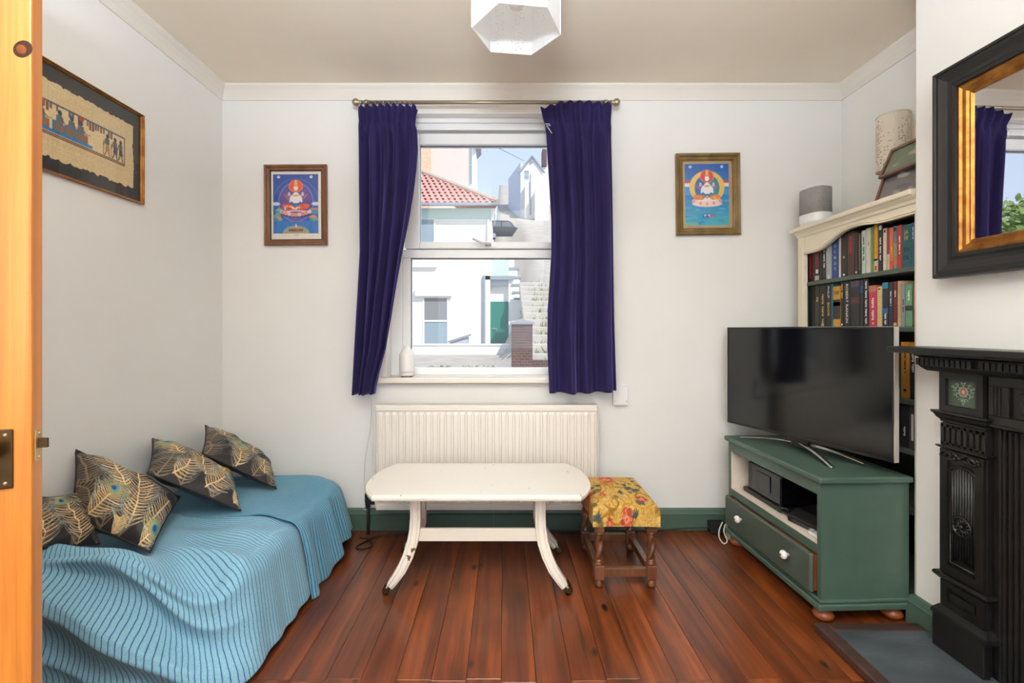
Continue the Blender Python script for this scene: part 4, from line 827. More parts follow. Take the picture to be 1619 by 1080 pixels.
# ------------------------------------------------------------------ bookcase in the alcove
bc = thing('bookcase', 'cream bookcase with scalloped cornice and green shelves in the alcove', 'bookcase', (1.67, 2.1, 0))
bf, bb_, by0, by1, bt = 1.525, 1.815, 1.745, 2.462, 1.598
bx(bf - .035, bb_, by0, by1 + .03, bt - .018, bt + .004).obj('top', M['cream'], bc, bevel=.006, seg=3)
B().sweep([(bf, by0), (bf, by1)], [(0, bt - .045), (-.008, bt - .045), (-.012, bt - .034), (-.026, bt - .02), (-.026, bt - .017), (0, bt - .017)]).obj('cornice', M['cream'], bc)
for a, b in ((by1 - .02, by1), (by0, by0 + .02)):
    sp = bx(bf, bb_, a, b, 0, bt - .018).obj('side_panel', M['cream'], bc)
bx(bf - .004, bf + .016, by1 - .05, by1, 0, bt - .03).obj('stile', M['cream'], bc, bevel=.002)
bx(bf - .004, bf + .016, by0, by0 + .012, 0, bt - .03).obj('stile', M['cream'], bc, bevel=.002)
bx(bf - .0065, bf - .004, by1 - .042, by1 - .038, 0, bt - .1).obj('bead', M['cream'], bc)
bx(bb_ - .01, bb_, by0, by1, 0, bt - .02).obj('back_panel', mat('dark_back', (40, 44, 42), .8), bc)
# scalloped frieze: lower edge rises in an ogee towards the middle
def frieze(y_):
    t = (by1 - .05 - y_) / (by1 - by0 - .062)
    return bt - .135 + .066 * sm(.12, .50, t) - .016 * sm(.55, .78, t)
ys = [by0 + .012 + (by1 - by0 - .062) * i / 40 for i in range(41)]
B().prism([(y_, frieze(y_)) for y_ in ys] + [(by1 - .05, bt - .03), (by0 + .012, bt - .03)], bf - .002, bf + .014, 'x').obj('frieze', M['cream'], bc)
B().tube([(bf - .003, y_, frieze(y_) + .010) for y_ in ys], .0028, 6).tube([(bf - .003, y_, frieze(y_) + .002) for y_ in ys], .0024, 6).obj('frieze_bead', M['cream'], bc, smooth=True)
SH = [1.322, 1.092, .815, .625, .40, .09]
for z_ in SH: bx(bf + .012, bb_ - .01, by0 + .02, by1 - .02, z_ - .019, z_).obj('shelf', M['dgreen'], bc, bevel=.002)
bx(bf + .016, bb_ - .01, by1 - .022, by1 - .0202, .1, bt - .02).obj('side_lining', M['dgreen'], bc)
bkf = bf + .028
inkW = mat('white_ink', (222, 220, 214), .7); inkG = mat('gold_ink', (196, 160, 84), .6); inkK = mat('black_ink', (22, 20, 20), .7); inkR = mat('red_ink', (170, 44, 44), .7); inkY = mat('yellow_ink', (226, 190, 70), .7)
INK = dict(w=inkW, g=inkG, k=inkK, r=inkR, y=inkY)
bcol = {}
def bmat(c):
    if c not in bcol: bcol[c] = mat('book_cover_%d_%d_%d' % c, c, .45, noise=(40, .35), c2=tuple(x_ * .8 for x_ in c))
    return bcol[c]
def book(desc, cat_where, px0, px1, ptop, shelf, col, lettering=(), bands=(), group='books in the alcove bookcase', depth=None, setback=0):
    fx = bkf + setback
    y1_ = fx * F / (px0 - VX) - .0006; y0_ = fx * F / (px1 - VX) + .0006; ym = (y0_ + y1_) / 2
    zt = HC - (ptop - VY) / F * ym; zt = min([zt] + [q - .0215 for q in SH if q > shelf + .05][-1:]); z_ = shelf + .0005; dp = depth or random.uniform(.12, .15); dp = min(dp, bb_ - .012 - fx)
    t = (y1_ - y0_); r_ = min(.004, t * .3)
    o = B().box(fx, fx + .002, y0_, y1_, z_, zt).box(fx, fx + dp, y0_, y0_ + .0018, z_, zt).box(fx, fx + dp, y1_ - .0018, y1_, z_, zt).obj('book', bmat(col), bevel=.0009, seg=1)
    tag(o, desc + cat_where, 'book', group)
    bx(fx + .002, fx + dp - .003, y0_ + .0018, y1_ - .0018, z_ + .002, zt - .002).obj('page_block', M['paper'], o)
    hh = zt - z_
    for v0, v1, c in bands:
        bx(fx - .0005, fx, y0_ + .0004, y1_ - .0004, z_ + hh * v0, z_ + hh * v1).obj('spine_band', bmat(c), o)
    for body, v, frac, ink, mode in lettering:
        if mode == 'marks':                                   # lettering too small to read: a run of letter-sized marks
            b = B(); sz = t * frac; zz = z_ + hh * v; n_ = body; step = min(sz * .62, hh * (v - .06) / max(1, n_))
            for q in range(n_):
                if q % 6 != 5: b.box(fx - .0007, fx - .0002, ym - sz * .36, ym + sz * (.30 if q % 3 else .1), zz - step * (q + .78), zz - step * q)
            b.obj('spine_lettering', INK[ink], o)['kind'] = 'stuff'
        elif mode == 'down':
            sz = t * frac; me_w = max(1, len(body)) * .62 * sz; avail = hh * (v - .05)
            text('spine_lettering', body, sz, (fx - .0008, ym + sz * .34, z_ + hh * v), (0, 0, -1), (0, -1, 0), INK[ink], o, sx=min(1.25, avail / me_w))
        elif mode == 'across': text('spine_lettering', body, t * frac, (fx - .0008, ym, z_ + hh * v), (0, -1, 0), (0, 0, 1), INK[ink], o, align='CENTER', sx=.9)
        elif mode == 'stack':
            for i, ch in enumerate(body): text('spine_lettering', ch, t * frac, (fx - .0008, ym, z_ + hh * (v - i * .135)), (0, -1, 0), (0, 0, 1), INK[ink], o, align='CENTER', sx=.9)
        elif mode == 'bar': bx(fx - .0007, fx - .0002, ym - t * frac / 2, ym + t * frac / 2, z_ + hh * body, z_ + hh * v).obj('spine_mark', INK[ink], o)
    return o
K = 5.4
def bp(x_): return 1250 + x_ / K
def bq(y_): return 330 + y_ / K
ORD = 'first second third fourth fifth sixth seventh eighth ninth tenth eleventh twelfth thirteenth fourteenth fifteenth sixteenth seventeenth eighteenth nineteenth twentieth twenty-first twenty-second twenty-third twenty-fourth twenty-fifth twenty-sixth'.split()
row1 = [('black book', 151, 185, 300, (26, 22, 22), [(.1, .7, .3, 'r', 'bar')], []), ('dark maroon book', 185, 206, 296, (72, 26, 30), [(5, .8, .5, 'r', 'marks')], []),
 ('black book with dark red top', 206, 245, 287, (34, 20, 22), [(.2, .3, .5, 'w', 'bar')], [(.35, .98, (104, 26, 32)), (.02, .14, (180, 172, 164))]), ('thin black book', 247, 270, 287, (26, 26, 30), [(7, .9, .45, 'r', 'marks')], []),
 ('black book with white title', 271, 301, 276, (38, 26, 24), [(15, .9, .5, 'w', 'marks')], []), ('pale blue and grey book', 303, 350, 278, (150, 186, 204), [(.03, .1, .2, 'w', 'bar')], [(.0, .8, (172, 176, 176)), (.8, .9, (206, 186, 170))]),
 ('royal blue book with stacked white letters', 351, 410, 228, (44, 74, 138), [('OCNOT', .72, .42, 'w', 'stack')], []), ('thin white book', 411, 428, 222, (214, 204, 190), [], []),
 ('black-brown book with a small star', 430, 482, 205, (40, 38, 30), [(.42, .47, .25, 'g', 'bar'), (.03, .07, .3, 'w', 'bar')], []), ('brown book', 484, 545, 196, (78, 46, 40), [(.55, .9, .08, 'g', 'bar'), (.5, .85, .3, 'r', 'bar')], []),
 ('thin dark brown book', 546, 574, 200, (58, 42, 40), [(.05, .08, .5, 'w', 'bar')], []), ('thin black book with a grey stripe', 576, 604, 205, (40, 34, 34), [(.1, .95, .1, 'g', 'bar')], []),
 ('mint and white book', 606, 641, 186, (190, 218, 200), [(15, .85, .5, 'k', 'marks')], [(.72, .96, (206, 204, 196))]), ('thick white book', 642, 684, 165, (212, 206, 198), [(5, .7, .22, 'r', 'marks')], []),
 ('plain green book', 685, 710, 153, (110, 138, 54), [], []), ('mustard yellow book', 711, 744, 135, (218, 158, 44), [(.03, .13, .5, 'r', 'bar')], [(.0, .27, (206, 200, 190)), (.24, .28, (60, 60, 50))]),
 ('black book with white title and white logo', 746, 786, 132, (30, 28, 30), [(16, .72, .42, 'w', 'marks'), (.88, .97, .5, 'w', 'bar')], []), ('cream book', 788, 820, 168, (222, 208, 188), [(.9, .96, .4, 'k', 'bar')], []),
 ('brick red over cream book', 821, 846, 165, (216, 190, 160), [], [(.38, 1, (158, 40, 24))]), ('orange book', 847, 876, 160, (222, 112, 70), [(7, .55, .45, 'y', 'marks')], [(.02, .2, (206, 84, 54))]),
 ('grey-blue book with an orange fruit picture', 877, 909, 148, (112, 128, 132), [(.88, .97, .7, 'k', 'bar')], [(.25, .6, (150, 150, 96)), (.1, .26, (214, 110, 56))]), ('scarlet book', 911, 949, 140, (186, 50, 48), [(14, .75, .42, 'w', 'marks')], []),
 ('wide teal book', 951, 1029, 136, (26, 92, 98), [('JA', .78, .55, 'g', 'across'), ('FF', .64, .55, 'g', 'across'), ('TH', .36, .6, 'k', 'across'), ('OL', .18, .6, 'k', 'across')], []), ('navy blue book', 1031, 1058, 116, (44, 78, 116), [(15, .9, .4, 'w', 'marks')], []), ('black book against the chimney breast', 1060, 1090, 122, (30, 30, 32), [], [])]
for i, (d, a, b, t, c, le, ba) in enumerate(row1): book(d, ', %s from the left on the top shelf' % ORD[i], bp(a), bp(b), bq(t), SH[0], c, le, ba)
row2 = [('black book', 160, 206, 652, (26, 28, 26), [], []), ('black book with olive title', 207, 246, 650, (40, 42, 34), [(2, .72, .6, 'g', 'marks')], [(.1, .6, (50, 56, 46))]), ('black book with gold capitals', 247, 301, 646, (30, 26, 26), [(15, .78, .36, 'g', 'marks'), (.03, .09, .4, 'g', 'bar')], []),
 ('black book with yellow title', 303, 346, 638, (28, 28, 38), [('PHILIP', .95, .5, 'w', 'down'), ('BOOK', .58, .55, 'y', 'down')], []), ('thin teal book', 347, 361, 640, (44, 116, 122), [], []),
 ('yellow book numbered 100 with a portrait', 362, 425, 664, (222, 156, 48), [('100', .80, .55, 'k', 'across')], [(.20, .68, (46, 46, 52)), (.52, .62, (110, 76, 66))]), ('black book with small yellow title', 427, 451, 622, (34, 28, 24), [(11, .95, .55, 'y', 'marks'), (.04, .08, .5, 'w', 'bar')], []),
 ('black book with bold white capitals', 453, 511, 611, (24, 22, 24), [('ROBERT RANKIN', .95, .5, 'w', 'down')], []), ('black book with purple top and rust band', 513, 590, 600, (34, 34, 34), [], [(.86, .98, (84, 64, 92)), (.5, .64, (92, 48, 44))]), ('black book with blue disc', 592, 621, 596, (28, 28, 32), [], [(.72, .86, (30, 60, 128))]),
 ('black book with long white title', 623, 664, 592, (26, 28, 28), [(28, .95, .45, 'w', 'marks')], []), ('pink-red book', 667, 735, 656, (202, 52, 78), [(13, .7, .4, 'w', 'marks')], [(.85, 1, (196, 116, 80))]), ('cream paperback', 737, 780, 664, (222, 196, 136), [(.92, .95, .4, 'k', 'bar')], []),
 ('black book with bright blue patches', 782, 834, 628, (30, 34, 48), [(10, .3, .45, 'w', 'marks')], [(.86, .99, (28, 140, 178)), (.3, .42, (24, 98, 158))]), ('dark navy book', 836, 875, 626, (50, 40, 52), [(13, .8, .35, 'w', 'marks')], []), ('dark red book', 877, 909, 621, (112, 36, 32), [(6, .8, .5, 'w', 'marks')], [(.03, .09, (206, 170, 150))]),
 ('tall tan book', 911, 944, 616, (198, 166, 124), [], []), ('grey-blue book', 946, 976, 645, (146, 150, 152), [(12, .65, .5, 'k', 'marks')], []), ('sea-green book', 978, 1040, 645, (104, 158, 122), [(5, .85, .4, 'w', 'marks')], [(.38, .5, (40, 44, 42))]), ('dark pink book against the chimney breast', 1044, 1088, 640, (140, 64, 62), [], [])]
for i, (d, a, b, t, c, le, ba) in enumerate(row2): book(d, ', %s from the left on the second shelf' % ORD[i], bp(a), bp(b), bq(t), SH[1], c, le, ba)
book('fat mustard book with a small black emblem', ' on the third shelf, beside the television', 1424, 1438, 541, SH[2], (196, 134, 44), [(13, .88, .3, 'k', 'marks'), (.12, .17, .3, 'k', 'bar')], [])
book('black book with white lettering', ' on the third shelf, right of the mustard book', 1438.5, 1448, 548, SH[2], (28, 26, 28), [(10, .9, .5, 'w', 'marks')], [])
book('black hardback', ' on the fourth shelf, beside the television edge', 1424, 1436, 642, SH[3], (22, 24, 28), [(6, .5, .35, 'w', 'marks')], [])
book('dark grey patterned hardback', ' on the fourth shelf against the chimney breast', 1436.5, 1449, 640, SH[3], (70, 64, 64), [(.2, .8, .3, 'w', 'bar')], [])
# ------------------------------------------------------------------ on top of the bookcase
bt2 = bt + .004
sp = thing('smart_speaker', 'white and grey fabric rounded speaker on the window end of the bookcase', 'speaker', (1.575, 2.405, bt2), .2)
def sq(hw_, hd, n=36, e=3.0): return [(hw_ * math.copysign(abs(math.cos(t)) ** (2 / e), math.cos(t)), hd * math.copysign(abs(math.sin(t)) ** (2 / e), math.sin(t))) for t in (2 * PI * i / n for i in range(n))]
def lay_loft(layers, n=36):
    b = B(); vs_ = []
    for s_, z_ in layers: vs_ += [(x_, y_, z_) for x_, y_ in sq(.056 * s_, .07 * s_, n)]
    m_ = len(layers); return b.add(vs_, [(j * n + i, j * n + (i + 1) % n, (j + 1) * n + (i + 1) % n, (j + 1) * n + i) for j in range(m_ - 1) for i in range(n)] + [tuple(range(n - 1, -1, -1)), tuple(range((m_ - 1) * n, m_ * n))])
lay_loft([(.72, .006), (.93, .012), (1.0, .026), (1.0, .062)]).obj('base', M['white'], sp, local=True, smooth=True)
lay_loft([(.99, .0605), (.985, .185), (.965, .19)]).obj('fabric_cover', M['greyfab'], sp, local=True, smooth=True)
lay_loft([(.962, .19), (.95, .194), (.90, .197)]).obj('top_cap', M['white'], sp, local=True, smooth=True)
lay_loft([(.55, 0), (.6, .007)]).obj('rubber_foot', M['blackm'], sp, local=True)
ro = thing('router', 'small flat black box behind the speaker on the bookcase', 'box', (1.60, 2.255, bt2), .1)
bx(-.03, .08, -.045, .045, .002, .028).obj('body', M['black'], ro, local=True, bevel=.006); bx(-.02, .07, -.035, .035, 0, .003).obj('foot', M['blackm'], ro, local=True)
def photo(label, foot, ln, ht, lean, cols, seed, rz_=0):
    t = thing('photo_frame', label, 'photo frame', foot, rz_); R = random.Random(seed); c = Canvas(46, 46, cols[0])
    for k_ in range(14): c.ell(R.random(), R.random(), R.uniform(.05, .2), R.uniform(.05, .3), R.choice(cols), .8, rot=R.random() * 3)
    a = lean
    def P(u, v, d): return (math.sin(a) * v - math.cos(a) * d, u, math.cos(a) * v + math.sin(a) * d)
    b = B()
    for u0, u1, v0, v1 in ((-ln / 2, ln / 2, 0, .012), (-ln / 2, ln / 2, ht - .012, ht), (-ln / 2, -ln / 2 + .012, .012, ht - .012), (ln / 2 - .012, ln / 2, .012, ht - .012)):
        b.add([P(u, v, d) for d in (0, .012) for v in (v0, v1) for u in (u0, u1)], [(0, 2, 3, 1), (4, 5, 7, 6), (0, 1, 5, 4), (2, 6, 7, 3), (0, 4, 6, 2), (1, 3, 7, 5)])
    b.obj('frame', walnut if seed == 1 else M['oak'], t, local=True)
    g = B().grid(45, 45, lambda u, v: P((.5 - u) * (ln - .022), .011 + v * (ht - .022), .004)).obj('photograph', M['print'], t, local=True); paint(g, c)
    b2 = B().add([P(u, v, d) for d in (-.003, .003) for v in (.01, ht - .01) for u in (-ln / 2 + .01, ln / 2 - .01)], [(0, 2, 3, 1), (4, 5, 7, 6), (0, 1, 5, 4), (2, 6, 7, 3), (0, 4, 6, 2), (1, 3, 7, 5)]).obj('backing', M['blackm'], t, local=True)
    return t
photo('wide photo frame with mauve and green photographs, lower of two leaning frames', (1.585, 1.90, bt2), .26, .150, .32, [(120, 112, 112), (160, 150, 140), (176, 168, 150), (96, 96, 100), (196, 190, 176)], 1)
photo('photo frame with a pink and green picture, leaning above the other frame', (1.600, 1.885, bt2 + .118), .27, .135, .42, [(108, 120, 100), (120, 132, 110), (196, 156, 140), (98, 112, 96)], 2)
bx(1.672, 1.73, 1.80, 1.99, bt2, bt2 + .150).obj('storage_box', mat('dark_card', (58, 52, 48), .8), bevel=.003)
tag(bpy.data.objects['storage_box'], 'dark card box behind the leaning photo frames', 'box')
# ------------------------------------------------------------------ wall light in the alcove
sl = thing('wall_light', 'cream pierced cylinder wall light on the alcove wall', 'lamp', (1.752, 2.14, 1.80))
perf = perforated('pierced_ceramic', (236, 224, 204), 78, .27, trans=.25)
B().grid(48, 6, lambda u, v: (1.752 + .062 * math.cos(2 * PI * u), 2.14 + .062 * math.sin(2 * PI * u), 1.80 + .245 * v), cu=True).obj('shade', perf, sl, smooth=True)
rim = mat('ceramic_rim', (226, 210, 186), .5)
for z_ in (1.80, 2.045): B().tube([(1.752 + .0615 * math.cos(t), 2.14 + .0615 * math.sin(t), z_) for t in np.linspace(0, 2 * PI, 41)], .003, 6).obj('rim', rim, sl, smooth=True)
B().box(1.805, XA, 2.085, 2.155, 1.86, 2.0).box(1.79, 1.81, 2.10, 2.14, 1.9, 1.96).obj('back_plate', rim, sl, bevel=.004)
B().lathe([(.016, 0), (.016, .03), (.012, .04), (.02, .07), (.024, .09), (.015, .112), (0, .118)], (1.752, 2.14, 1.87), 16).obj('bulb', M['ceramic'], sl, smooth=True)
B().tube([(1.752, 2.14, 1.87), (1.752, 2.14, 1.855), (1.80, 2.125, 1.90)], .006).obj('arm', rim, sl)

# ------------------------------------------------------------------ mirror over the mantel
my0, my1, mz0, mz1, fx0 = .62, 1.600, 1.253, 1.938, XB
mi = thing('wall_mirror', 'large mirror in a black frame with gilt slip on the chimney breast', 'mirror', (XB, my0, mz0))
def mframe(prof, m, name):
    vs_ = []
    for y_, z_, a, b in ((my1, mz0, -1, 1), (my1, mz1, -1, -1), (my0, mz1, 1, -1), (my0, mz0, 1, 1)): vs_ += [(XB - h_, y_ + a * d, z_ + b * d) for d, h_ in prof]
    k_ = len(prof); return B().add(vs_, [(i * k_ + j, ((i + 1) % 4) * k_ + j, ((i + 1) % 4) * k_ + (j + 1) % k_, i * k_ + (j + 1) % k_) for i in range(4) for j in range(k_)]).obj(name, m, mi)
mframe([(0, 0), (0, .030), (.003, .036), (.012, .038), (.014, .034), (.022, .034), (.030, .030), (.044, .024), (.056, .024), (.064, .030), (.074, .028), (.076, .018), (.076, 0)], M['mframe'], 'frame')
mframe([(.0755, .0), (.0755, .022), (.082, .024), (.088, .019), (.098, .017), (.104, .012), (.110, .014), (.114, .010), (.114, .0)], M['gilt'], 'gilt_slip')
bx(XB - .0075, XB - .001, my0 + .11, my1 - .11, mz0 + .11, mz1 - .11).obj('mirror_glass', M['mirror'], mi)
mi.rotation_euler = (0, 0, math.radians(1.5))

# ------------------------------------------------------------------ cast-iron fireplace
fp = thing('fireplace', 'black cast-iron fireplace surround with tiled capitals and dentil mantel', 'fireplace', (XB, 1.0, .03))
I = M['iron']; hz = .03
YS0, YS1 = .31, 1.685
bx(1.354, XB, YS0, YS1, 1.003, 1.024).obj('mantel_shelf', I, fp, bevel=.004)
B().sweep([(XB, 1.60), (1.425, 1.60), (1.425, .40), (XB, .40)], [(0, .945), (.004, .948), (.012, .956), (.016, .962), (.016, .99), (.026, .996), (.026, 1.003), (-.05, 1.003), (-.05, .945)]).obj('bed_mould', I, fp)
dproto = None
def dentil(loc, rz_=0):
    global dproto
    if dproto is None: dproto = o = B().box(-.007, .007, -.0062, .0062, 0, .022).obj('dentil', I, fp, local=True)
    else: o = share(dproto, 'dentil', fp)
    o.location = Vector(loc) - fp.location; o.rotation_euler = (0, 0, rz_)
y_ = 1.606
while y_ > 1.0:
    if abs(y_ - 1.418) > .009: dentil((1.4035, y_, .9645))
    y_ -= .0178
for q in range(4): dentil((1.422 + q * .018, 1.620, .9645), PI / 2)
def ring(x0, x1, y0, y1, z0, z1, wy, wb, wt):
    return B().box(x0, x1, y0, y0 + wy, z0, z1).box(x0, x1, y1 - wy, y1, z0, z1).box(x0, x1, y0 + wy, y1 - wy, z0, z0 + wb).box(x0, x1, y0 + wy, y1 - wy, z1 - wt, z1)
def pil(y0, y1):
    ym = (y0 + y1) / 2; hw_ = (y1 - y0) / 2
    xf = 1.457
    sh = bx(xf, XB, y0, y1, hz, .955).obj('pilaster', I, fp, bevel=.002)
    # capital block with recessed tile
    c = ring(xf - .012, xf, y0, y1, .815, .945, .022, .021, .022)
    c.obj('capital_frame', I, sh)
    cv = Canvas(90, 90, (62, 76, 62)); R = random.Random(2); lg = (150, 172, 150)
    for s_ in (-1, 1):
        for (cx_, cy_, r_, a0, a1) in ((.16, .62, .12, 0, 5), (.30, .60, .09, 1, 6), (.12, .42, .12, -1, 4), (.2, .78, .06, 0, 5), (.28, .45, .08, 2, 7), (.08, .24, .07, 0, 5), (.34, .7, .05, 0, 5)):
            cv.line([(.5 + s_ * (cx_ + r_ * (1 - .05 * k_) * math.cos(a0 + (a1 - a0) * k_ / 14)), cy_ + r_ * (1 - .05 * k_) * math.sin(a0 + (a1 - a0) * k_ / 14)) for k_ in range(15)], .016, lg)
    cv.line([(.5, .08), (.46, .2), (.5, .3), (.54, .2), (.5, .08)], .016, lg); cv.line([(.5, .75), (.42, .9), (.5, .86), (.58, .9), (.5, .75)], .016, lg)
    cv.ell(.5, .55, .15, .18, (168, 182, 160), 1, .02); cv.ell(.5, .55, .11, .14, (150, 90, 84)); cv.ell(.5, .55, .05, .07, (196, 150, 140)); cv.noise(.05)
    tl_ = B().grid(89, 89, lambda u, v: (xf - .0015, y1 - .022 - (y1 - y0 - .044) * u, .836 + .087 * v)).obj('tile', M['tile'], sh); paint(tl_, cv)
    for z0, prof in ((.815, [(0, -.0), (.022, 0), (.022, -.006), (.016, -.012), (.012, -.022), (.005, -.03), (.004, -.036), (0, -.038)]), (.70, [(0, 0), (.013, 0), (.013, -.004), (.006, -.009), (0, -.011)]), (.282, [(0, 0), (.016, -.002), (.02, -.010), (.016, -.016), (.008, -.024), (0, -.028)]), (.172, [(0, 0), (.006, -.002), (.014, -.012), (.02, -.02), (.022, -.028), (.022, -.034), (0, -.036)])):
        B().sweep([(XB, y1), (xf, y1), (xf, y0), (XB, y0)], [(d, z0 + dz) for d, dz in prof] + [(-.02, z0 + prof[-1][1]), (-.02, z0)]).obj('ledge', I, sh)
    B().box(xf - .022, xf, y0 - .012, y1 + .016, hz, .138).box(xf - .016, xf, y0 - .004, y1 + .008, .138, .146).obj('plinth', I, sh, bevel=.003)
    # fluted frieze
    f = B()
    n = 7
    for i in range(n + 1):
        a = y0 + .004 + (y1 - y0 - .008) * i / n
        f.box(xf - .006, xf, a - .0055, a + .0055, .704, .772)
    f.box(xf - .006, xf, y0, y1, .762, .775).box(xf - .006, xf, y0, y1, .700, .712).obj('fluted_frieze', I, sh)
    # carved spray
    g = B()
    for s_ in (-1, 1):
        g.tube([(xf - .014, ym + s_ * (.006 + .058 * t), .674 + .010 * math.sin(t * 5) + .006 * t) for t in np.linspace(0, 1, 14)], [.005 + .002 * math.sin(k_) for k_ in range(14)], 6)
        g.tube([(xf - .015, ym + s_ * (.045 + .016 * math.cos(t)), .674 + .011 * math.sin(t)) for t in np.linspace(0, 5.4, 14)], .0032, 6)
        g.tube([(xf - .014, ym + s_ * (.012 + .03 * t), .668 - .008 * t) for t in np.linspace(0, 1, 6)], [.006, .006, .005, .004, .003, .002], 6)
    g.lathe([(.008, 0), (.008, -.006), (.004, -.010), (0, -.011)], (xf - .01, ym, .672), 12, axis=0).obj('carved_spray', I, sh, smooth=True)
    # long recessed panel with reeding, arched top and bottom
    fr = ring(xf - .010, xf, y0, y1, .284, .69, .026, .028, .036)
    fr.obj('panel_frame', I, sh)
    rd = B(); 
    for i in range(9):
        a = y0 + .036 + (y1 - y0 - .072) * i / 8; rd.cyl((xf - .001, a, .335 + .008 * math.sin(PI * i / 8)), (xf - .001, a, .622 + .014 * math.sin(PI * i / 8)), .0042, n=8)
    rd.obj('reeding', I, sh, smooth=True)
    B().tube([(xf - .004, a, z_) for a, z_ in [(y0 + .030, .325), (y0 + .030, .628), (ym - .02, .641), (ym, .646), (ym + .02, .641), (y1 - .030, .628), (y1 - .030, .325), (y0 + .030, .325)]], .003, 6).obj('panel_bead', I, sh, smooth=True)
    # rosette
    zr = .455; r = B().lathe([(.033, 0), (.033, -.006), (.030, -.009), (.026, -.006), (.026, -.002)], (xf - .003, ym, zr), 28, axis=0).lathe([(.007, 0), (.007, -.008), (.004, -.011), (0, -.012)], (xf - .003, ym, zr), 12, axis=0)
    for k_ in range(14):
        t = 2 * PI * k_ / 14; r.cyl((xf - .006, ym + .008 * math.cos(t), zr + .008 * math.sin(t)), (xf - .006, ym + .026 * math.cos(t), zr + .026 * math.sin(t)), .0028, .0036, n=6)
    r.obj('rosette', I, sh, smooth=True)
    b = ring(xf - .008, xf, y0, y1, .172, .256, .024, .02, .02)
    b.box(xf - .005, xf, y0 + .032, y1 - .032, .202, .226).obj('base_block', I, sh)
M['tile'] = vcol('glazed_tile', .2, coat=.5)
pil(1.434, 1.578); pil(.422, .566)
# frieze between the pilasters
B().box(1.462, XB, .57, 1.425, .80, .948).obj('frieze', I, fp)
fr = B().box(1.452, 1.462, .57, 1.425, .915, .945).box(1.452, 1.462, .57, 1.425, .80, .826)
for a, b in ((1.368, 1.425), (.57, .625)): fr.box(1.452, 1.462, a, b, .826, .915)
fr.obj('frieze_frame', I, fp, bevel=.002)
for y_ in (1.410, 1.400, 1.390): bx(1.4495, 1.453, y_ - .0025, y_ + .0025, .83, .912).obj('frieze_reed', mat('iron_groove', (20, 18, 18), .6) if False else I, fp)
bx(1.457, 1.462, 1.0, 1.345, .842, .90).obj('frieze_panel', I, fp, bevel=.004)
B().tube([(1.456, 1.315 - .018 * math.cos(t), .871 + .02 * math.sin(t)) for t in np.linspace(0, 2 * PI, 13)], .0022, 6).tube([(1.456, 1.31 - .1 * t, .871 + .012 * math.sin(9 * t)) for t in np.linspace(0, 1, 10)], .0022, 6).obj('frieze_ornament', I, fp, smooth=True)
B().sweep([(1.462, .57), (1.462, 1.43)][::-1], [(0, .80), (.012, .80), (.012, .794), (.004, .788), (0, .786)]).obj('frieze_moulding', I, fp)
# reeded slips framing the grate
for a, b in ((1.27, 1.432), (.568, .70)):
    s_ = B().box(1.488, XB + .0, a, b, hz, .80)
    k_ = a + .008
    while k_ < b: s_.cyl((1.487, k_, hz), (1.487, k_, .795), .0062, n=8, caps=False); k_ += .0165
    s_.obj('reeded_slip', I, fp)
bx(1.474, 1.49, 1.412, 1.432, hz, .795).obj('inner_fillet', I, fp, bevel=.003)
B().box(1.62, 1.64, .62, 1.22, 0.035, .80).box(1.49, 1.63, 1.215, 1.235, .035, .80).box(1.49, 1.63, .60, .62, .035, .80).obj('fire_box', M['blackm'], fp)
B().box(1.486, XB, .70, 1.27, .70, .80).obj('hood', I, fp)
# ------------------------------------------------------------------ hearth
he = thing('hearth', 'grey slate hearth slab with a dark wooden border', 'hearth', (1.3, 1.0, 0))
hx0, hy1, hw_ = 1.108, 1.702, .046
bx(hx0 + hw_ - .004, 1.498, .3, hy1 - hw_ + .004, 0, .029).obj('slate_slab', M['slate'], he, bevel=.003)
B().box(hx0, hx0 + hw_, .3, hy1, 0, .032).obj('border', M['hborder'], he, bevel=.007, seg=3)
B().box(hx0 + hw_, 1.480, hy1 - hw_, hy1, 0, .032).obj('border', M['hborder'], he, bevel=.007, seg=3)

# ------------------------------------------------------------------ hexagonal pendant
pcx, pcy, pzb, pzt, pr = .039, 1.56, 2.065, 2.305, .147
pe_ = thing('pendant_lamp', 'white hexagonal pierced pendant shade hanging from the ceiling', 'lamp', (pcx, pcy, pzb))
pm = perforated('pierced_white_metal', (250, 250, 250), 110, .22, trans=.5)
hexv = [(pcx + pr * math.cos(math.radians(7.5 + 60 * k_)), pcy + pr * math.sin(math.radians(7.5 + 60 * k_))) for k_ in range(6)]
for k_ in range(6):
    a = hexv[k_]; b = hexv[(k_ + 1) % 6]
    B().add([(a[0], a[1], pzb), (b[0], b[1], pzb), (b[0], b[1], pzt), (a[0], a[1], pzt)], [(0, 1, 2, 3)]).obj('panel', pm, pe_, solid=.0012)
    B().cyl((a[0], a[1], pzb - .001), (a[0], a[1], pzt), .0022, n=8).obj('corner_post', M['upvc'], pe_)
    B().tube([(a[0], a[1], pzb), (b[0], b[1], pzb)], .002, 6).tube([(a[0], a[1], pzt), (b[0], b[1], pzt)], .002, 6).obj('rim', M['upvc'], pe_)
B().tube([(hexv[0][0], hexv[0][1], pzt - .01), (pcx, pcy, pzt - .03), (hexv[2][0], hexv[2][1], pzt - .01)], .002, 6).tube([(hexv[4][0], hexv[4][1], pzt - .01), (pcx, pcy, pzt - .03)], .002, 6).obj('spider', M['upvc'], pe_)
B().cyl((pcx, pcy, pzt - .08), (pcx, pcy, pzt - .02), .019, .022).obj('lamp_holder', M['white'], pe_, smooth=False)
B().lathe([(0, -.17), (.018, -.165), (.03, -.145), (.033, -.125), (.026, -.1), (.014, -.085), (.013, -.075)], (pcx, pcy, pzt), 20).obj('bulb', mat('opal_bulb', (245, 242, 236), .3), pe_, smooth=True)
